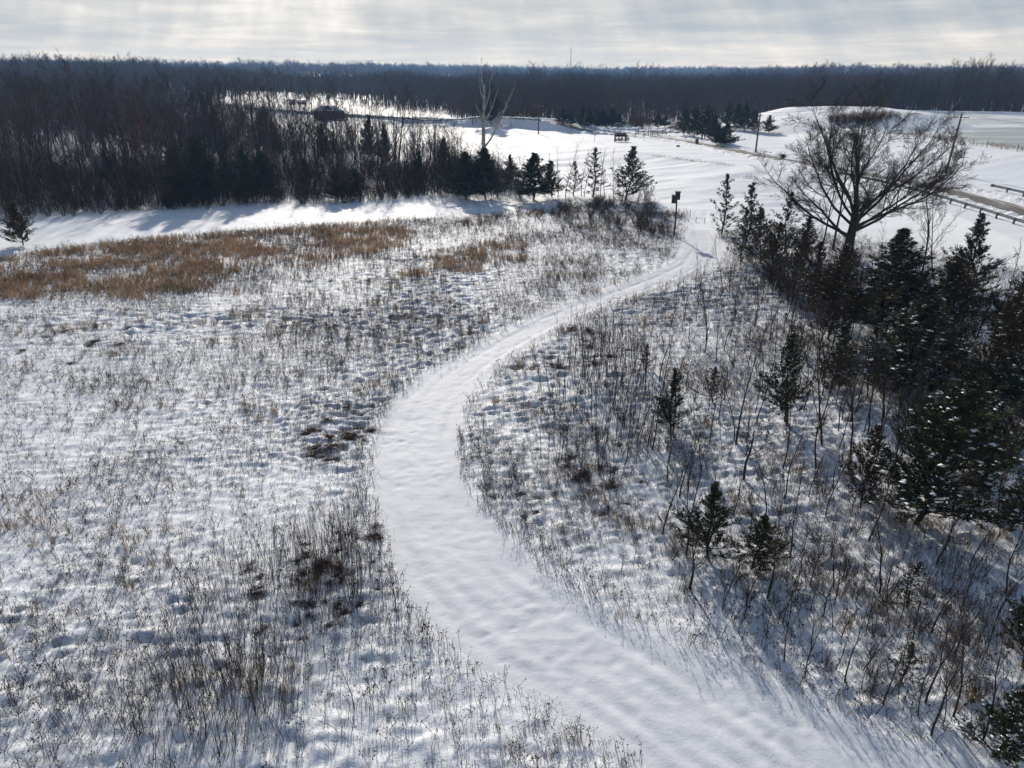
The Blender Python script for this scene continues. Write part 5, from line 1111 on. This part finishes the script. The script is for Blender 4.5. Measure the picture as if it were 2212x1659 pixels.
# ------------------------------------------------------------------ far buildings, lamps, masts
def at(u, v, z=None, dist=None):
    a_, F_, U_ = ray(u, v); tt = dist/F_; return Vector((a_*tt, dist, 0))
p = hit(712, 257); k = upx(p); t = thing('barn', p, 'red-brown wooden building with a snowy hip roof behind the left woods', 'building', rz=0.12)
w_, d_, h_ = 62*k, 34*k, 17*k
obj('wall', MB().box((0, 0, h_/2), (w_, d_, h_)).me('wall', M['barn']), t)
hv = [(-w_/2-.5, -d_/2-.5, h_), (w_/2+.5, -d_/2-.5, h_), (w_/2+.5, d_/2+.5, h_), (-w_/2-.5, d_/2+.5, h_), (-w_*.22, 0, h_+10*k), (w_*.22, 0, h_+10*k)]
rf = obj('roof', mk('roof', [(hv, [(0, 1, 5, 4), (2, 3, 4, 5)], 0), (hv, [(1, 2, 5), (3, 0, 4)], 0)], M['snow_cap'], False), t)
gv_ = [(-w_*.2, -d_*.42, h_+3.6*k), (w_*.16, -d_*.42, h_+3.6*k), (0, -d_*.42, h_+12*k), (-w_*.2, d_*.1, h_+6*k), (w_*.16, d_*.1, h_+6*k), (0, d_*.1, h_+12*k)]
gb_ = obj('gable', mk('gable', [(gv_, [(0, 1, 2), (3, 5, 4)], 0), (gv_, [(0, 2, 5, 3), (1, 4, 5, 2)], 1)], [M['barn'], M['snow_cap']], False), t)
for x in (-.3, 0, .3): obj('door', MB().box((x*w_, -d_/2-.03, h_*.38), (1.8, .08, h_*.72)).me('door', M['box_d']), t)
def house(u, v, w, h, label, m='siding', rz=0, dist=None):
    p = hit(u, v); k = upx(p); w *= k; h *= k; t = thing('far_house', p, label, 'house', rz=rz); d = w*.7
    obj('wall', MB().box((0, 0, h*.3), (w, d, h*.6+.4)).me('wall', M[m]), t)
    v_ = [(-w/2-.4, -d/2-.4, h*.6), (w/2+.4, -d/2-.4, h*.6), (w/2+.4, d/2+.4, h*.6), (-w/2-.4, d/2+.4, h*.6), (-w/2-.4, 0, h), (w/2+.4, 0, h)]
    obj('roof', mk('roof', [(v_, [(0, 1, 5, 4), (2, 3, 4, 5)], 0), (v_, [(1, 2, 5), (3, 0, 4)], 0)], M['snow_cap'], False), t)
    for x in (-.28, .22): obj('window', MB().box((x*w, -d/2-.02, h*.33), (w*.13, .08, h*.22)).me('window', M['glass']), t)
house(632, 226, 12, 11, 'small faded red building among bare trees at the far road', 'pink'); house(652, 225, 16, 8, 'pale building right of the small faded red one')
house(22, 226, 34, 9, 'snow-roofed building at the far left edge behind the woods'); house(1590, 181, 26, 6, 'long snow-roofed house on the distant hillside at centre right'); house(1625, 180, 14, 5, 'snow-roofed house on the distant hillside right of the long one')
house(560, 176, 14, 5, 'snow-roofed house on the far blue hillside at left'); house(800, 190, 14, 5, 'snow-roofed house on the far blue hillside left of centre'); house(545, 168, 9, 4, 'tiny snow-roofed house high on the left hillside'); house(1985, 206, 22, 6, 'snow-roofed house behind the pines beyond the lake')
def lamp(u, v, vt, label):
    p = hit(u, v); H = topz(p, vt)-p.z; t = thing('street_lamp', p, label, 'street lamp'); obj('pole', MB().tube([(0, 0, 0), (0, 0, H)], [.12, .08], 7).me('pole', M['wood']), t); obj('lamp_head', MB().box((.3, -.2, H), (.9, .35, .18)).me('lamp head', M['lampw']), t)
lamp(505, 232, 192, 'street lamp at the far road left of the barn'); lamp(852, 300, 238, 'street lamp rising from the woods right of the barn'); lamp(545, 226, 195, 'wooden lamp post nearer the faded red building')
p = hit(1092, 276); t = thing('round_top_sign', p, 'white round-topped sign board beyond the left guardrail', 'sign')
obj('board', MB().prism([(-1.9, .9), (1.9, .9), (1.9, 2.3), (1.2, 3.0), (0, 3.25), (-1.2, 3.0), (-1.9, 2.3)], -.15, .15).me('board', M['white']), t)
for s in (-1.4, 1.4): obj('post', MB().box((s, 0, .45), (.18, .18, .9)).me('post', M['signb']), t)
def mast(u, vt, dist, label, kind='mast', w=1.4):
    a_, F_, U_ = ray(u, 160); x = a_*dist/F_; z0 = gz(x, dist); p = Vector((x, dist, z0)); H = topz(p, vt)-z0; t = thing('radio_mast' if kind == 'mast' else 'cell_tower', p, label, 'tower')
    if kind == 'mast':
        m_ = MB()
        for k in range(3):
            a = k*2.094; m_.tube([(w*math.cos(a), w*math.sin(a), 0), (w*.55*math.cos(a), w*.55*math.sin(a), H)], w*.3, 4)
        obj('lattice', m_.me('lattice', M['lat']), t)
        for k, a in enumerate((3.5, 0.3, 5.0)): obj('guy_wire', MB().tube([(0, 0, H*.6), (H*.18*math.cos(a), H*.18*math.sin(a), 0)], .18, 3).me('guy', M['lat']), t)
        obj('antenna', MB().tube([(0, 0, H), (0, 0, H*1.05)], w*.2, 4).me('antenna', M['lat']), t)
    else:
        obj('pole', MB().tube([(0, 0, 0), (0, 0, H)], [w*.8, w*.5], 6).me('pole', M['lat']), t)
        for j, zz_ in enumerate((.99, .93)): obj('antenna_array', MB().tube([(0, 0, H*zz_-1.2), (0, 0, H*zz_+1.2)], w*2.0, 8).me('array', M['lat']), t)
mast(1232, 103, 2300, 'tall guyed radio mast on the horizon at centre')
mast(971, 137, 2600, 'short thin radio mast on the horizon left of the sycamore top, right of two', w=1.0); mast(961, 141, 2600, 'short thin radio mast on the horizon left of the sycamore top, left of two', w=.9)
mast(1168, 146, 1500, 'cell tower on the horizon between sycamore and radio mast, left one', 'cell', .7); mast(1188, 145, 1500, 'cell tower on the horizon between sycamore and radio mast, right one', 'cell', .7)
mast(1869, 150, 2300, 'faint thin mast on the horizon behind the oak, left one', w=.9); mast(1876, 147, 2300, 'faint thin mast on the horizon behind the oak, right one', w=.9)
a_, F_, U_ = ray(1823, 160); dist = 900; x = a_*dist/F_; p = Vector((x, dist, gz(x, dist))); H = topz(p, 143)-p.z
t = thing('floodlight_mast', p, 'floodlight mast with banks of lamps on the horizon above the oak', 'tower', tilt=(0, .12)); obj('pole', MB().tube([(0, 0, 0), (0, 0, H)], [.5, .35], 6).me('pole', M['lat']), t)
for j in range(4):
    for s in (-1, 1): obj('lamp_bank', MB().box((s*1.3, 0, H-.8-j*2.4), (2.0, .8, 1.3)).me('lamp bank', M['lat']), t)

# ------------------------------------------------------------------ labels that single out each repeat
bpy.context.view_layer.update()
def scr(q):
    f_ = q.y*CP-(q.z-CH)*SP; f_ = max(f_, 1e-3); return 1106+FP*q.x/f_, 829.5-FP*(q.y*SP+(q.z-CH)*CP)/f_
LAND = [(52, 530, 'the lone left cedar'), (420, 446, 'the big-shadow cedar pair'), (554, 436, 'the dark cedar pair'), (733, 434, 'the small rounded cedar'), (1026, 430, 'the cedars below the sycamore'), (1152, 432, 'the dense conical cedar'), (1283, 426, 'the ragged cedar'), (1354, 433, 'the crooked-top cedar'), (1455, 510, 'the bat box post'), (1561, 508, 'the open cedar'), (1640, 570, 'the bronze cedar'), (1790, 735, 'the wide bronze cedar'), (1888, 720, 'the wide blackish cedar'), (2078, 650, 'the roadside cedar'), (2030, 770, 'the rust-brown cedar'), (2120, 900, 'the snow-flecked cedar'), (1985, 1135, 'the huge blackish cedar'), (1858, 1095, 'the slender bronze cedar'), (1692, 912, 'the forked-spire cedar'), (1447, 935, 'the mid-meadow cedar'), (1528, 1205, 'the lacy cedar'), (1628, 1228, 'the bushy cedar'), (1955, 1312, 'the small snow-dusted cedar'), (1948, 1478, 'the tiny open cedar'), (2150, 1640, 'the corner cedar'), (328, 405, 'the rust-leaved tree'), (920, 650, 'the oval ring'), (740, 935, 'the trail bend tangle'), (985, 980, 'the trail bend'), (835, 1180, 'the left trail edge'), (1692, 712, 'the nest box'), (500, 560, 'the golden grass band'), (2100, 240, 'the lake shore'), (640, 1500, 'the lower left thicket edge'), (60, 1600, 'the bottom left corner'), (200, 760, 'the far left of the meadow'), (712, 257, 'the barn'), (1047, 345, 'the pale sycamore')]
LAND = [(hit(u, v), n_) for u, v, n_ in LAND]
NUM = 'zeroth first second third fourth fifth sixth seventh eighth ninth tenth eleventh twelfth thirteenth fourteenth fifteenth sixteenth seventeenth eighteenth nineteenth'.split()
def ordw(n): return NUM[n] if n < 20 else ['', '', 'twenty', 'thirty', 'forty', 'fifty', 'sixty', 'seventy'][n//10]+('-'+NUM[n % 10] if n % 10 else 'th')
grp = {}; cl = {}
for o in bpy.data.objects:
    if o.parent is None and 'group' in o and 'label' in o and o.type == 'EMPTY': grp.setdefault(o['group'], []).append(o)
for g_, L in grp.items():
    hs = sorted(o.scale.z for o in L); a3, b3 = hs[len(hs)//3], hs[2*len(hs)//3]; kind_ = ' '.join(L[0].name.split('.')[0].split('_'))
    for o in L:
        q = o.location; d_, lp, ln_ = min(((q-lp).length*(1 if 'big' not in n_ else 1), tuple(lp), n_) for lp, n_ in LAND)
        u0, v0 = scr(q); u1, v1 = scr(Vector(lp)); du, dv = u0-u1, v0-v1
        w_ = ('left of' if du < 0 else 'right of') if abs(du) > abs(dv)*1.2 else ('behind' if dv < 0 else 'in front of')
        sz_ = 'short' if o.scale.z < a3 else 'tall' if o.scale.z > b3 else 'medium'
        ds_ = 'just ' if d_ < 7 else 'well ' if d_ > 20 and w_ in ('left of', 'right of') else 'far ' if d_ > 20 else ''
        cl.setdefault(f'{sz_} {kind_} {ds_}{w_} {ln_}', []).append((u0, v0, o))
for lb, ol in cl.items():
    if len(ol) == 1: ol[0][2]['label'] = lb; continue
    ol.sort(key=lambda t_: t_[0])
    for k, (_, _, o) in enumerate(ol): o['label'] = lb+(', leftmost such' if k == 0 else ', rightmost such' if k == len(ol)-1 else f', {ordw(k+1)} such from left')
# ------------------------------------------------------------------ haze
zmin = float(HH.min())-1.0
hz_ = MB().box((0, 1740, (zmin+112)/2), (7400, 3760, 112-zmin)).me('haze', [])
m = bpy.data.materials.new('haze air'); m.use_nodes = True; nt = m.node_tree; nt.nodes.clear(); o_ = nt.nodes.new('ShaderNodeOutputMaterial'); pv = nt.nodes.new('ShaderNodeVolumePrincipled')
pv.inputs['Color'].default_value = (0.26, 0.52, 1.0, 1); pv.inputs['Absorption Color'].default_value = (1, 1, 1, 1); pv.inputs['Density'].default_value = 0.00018; pv.inputs['Anisotropy'].default_value = 0.25
nt.links.new(pv.outputs[0], o_.inputs['Volume']); hz_.materials.append(m)
tag(obj('haze', hz_), kind='stuff')
print('objects', len(bpy.data.objects))
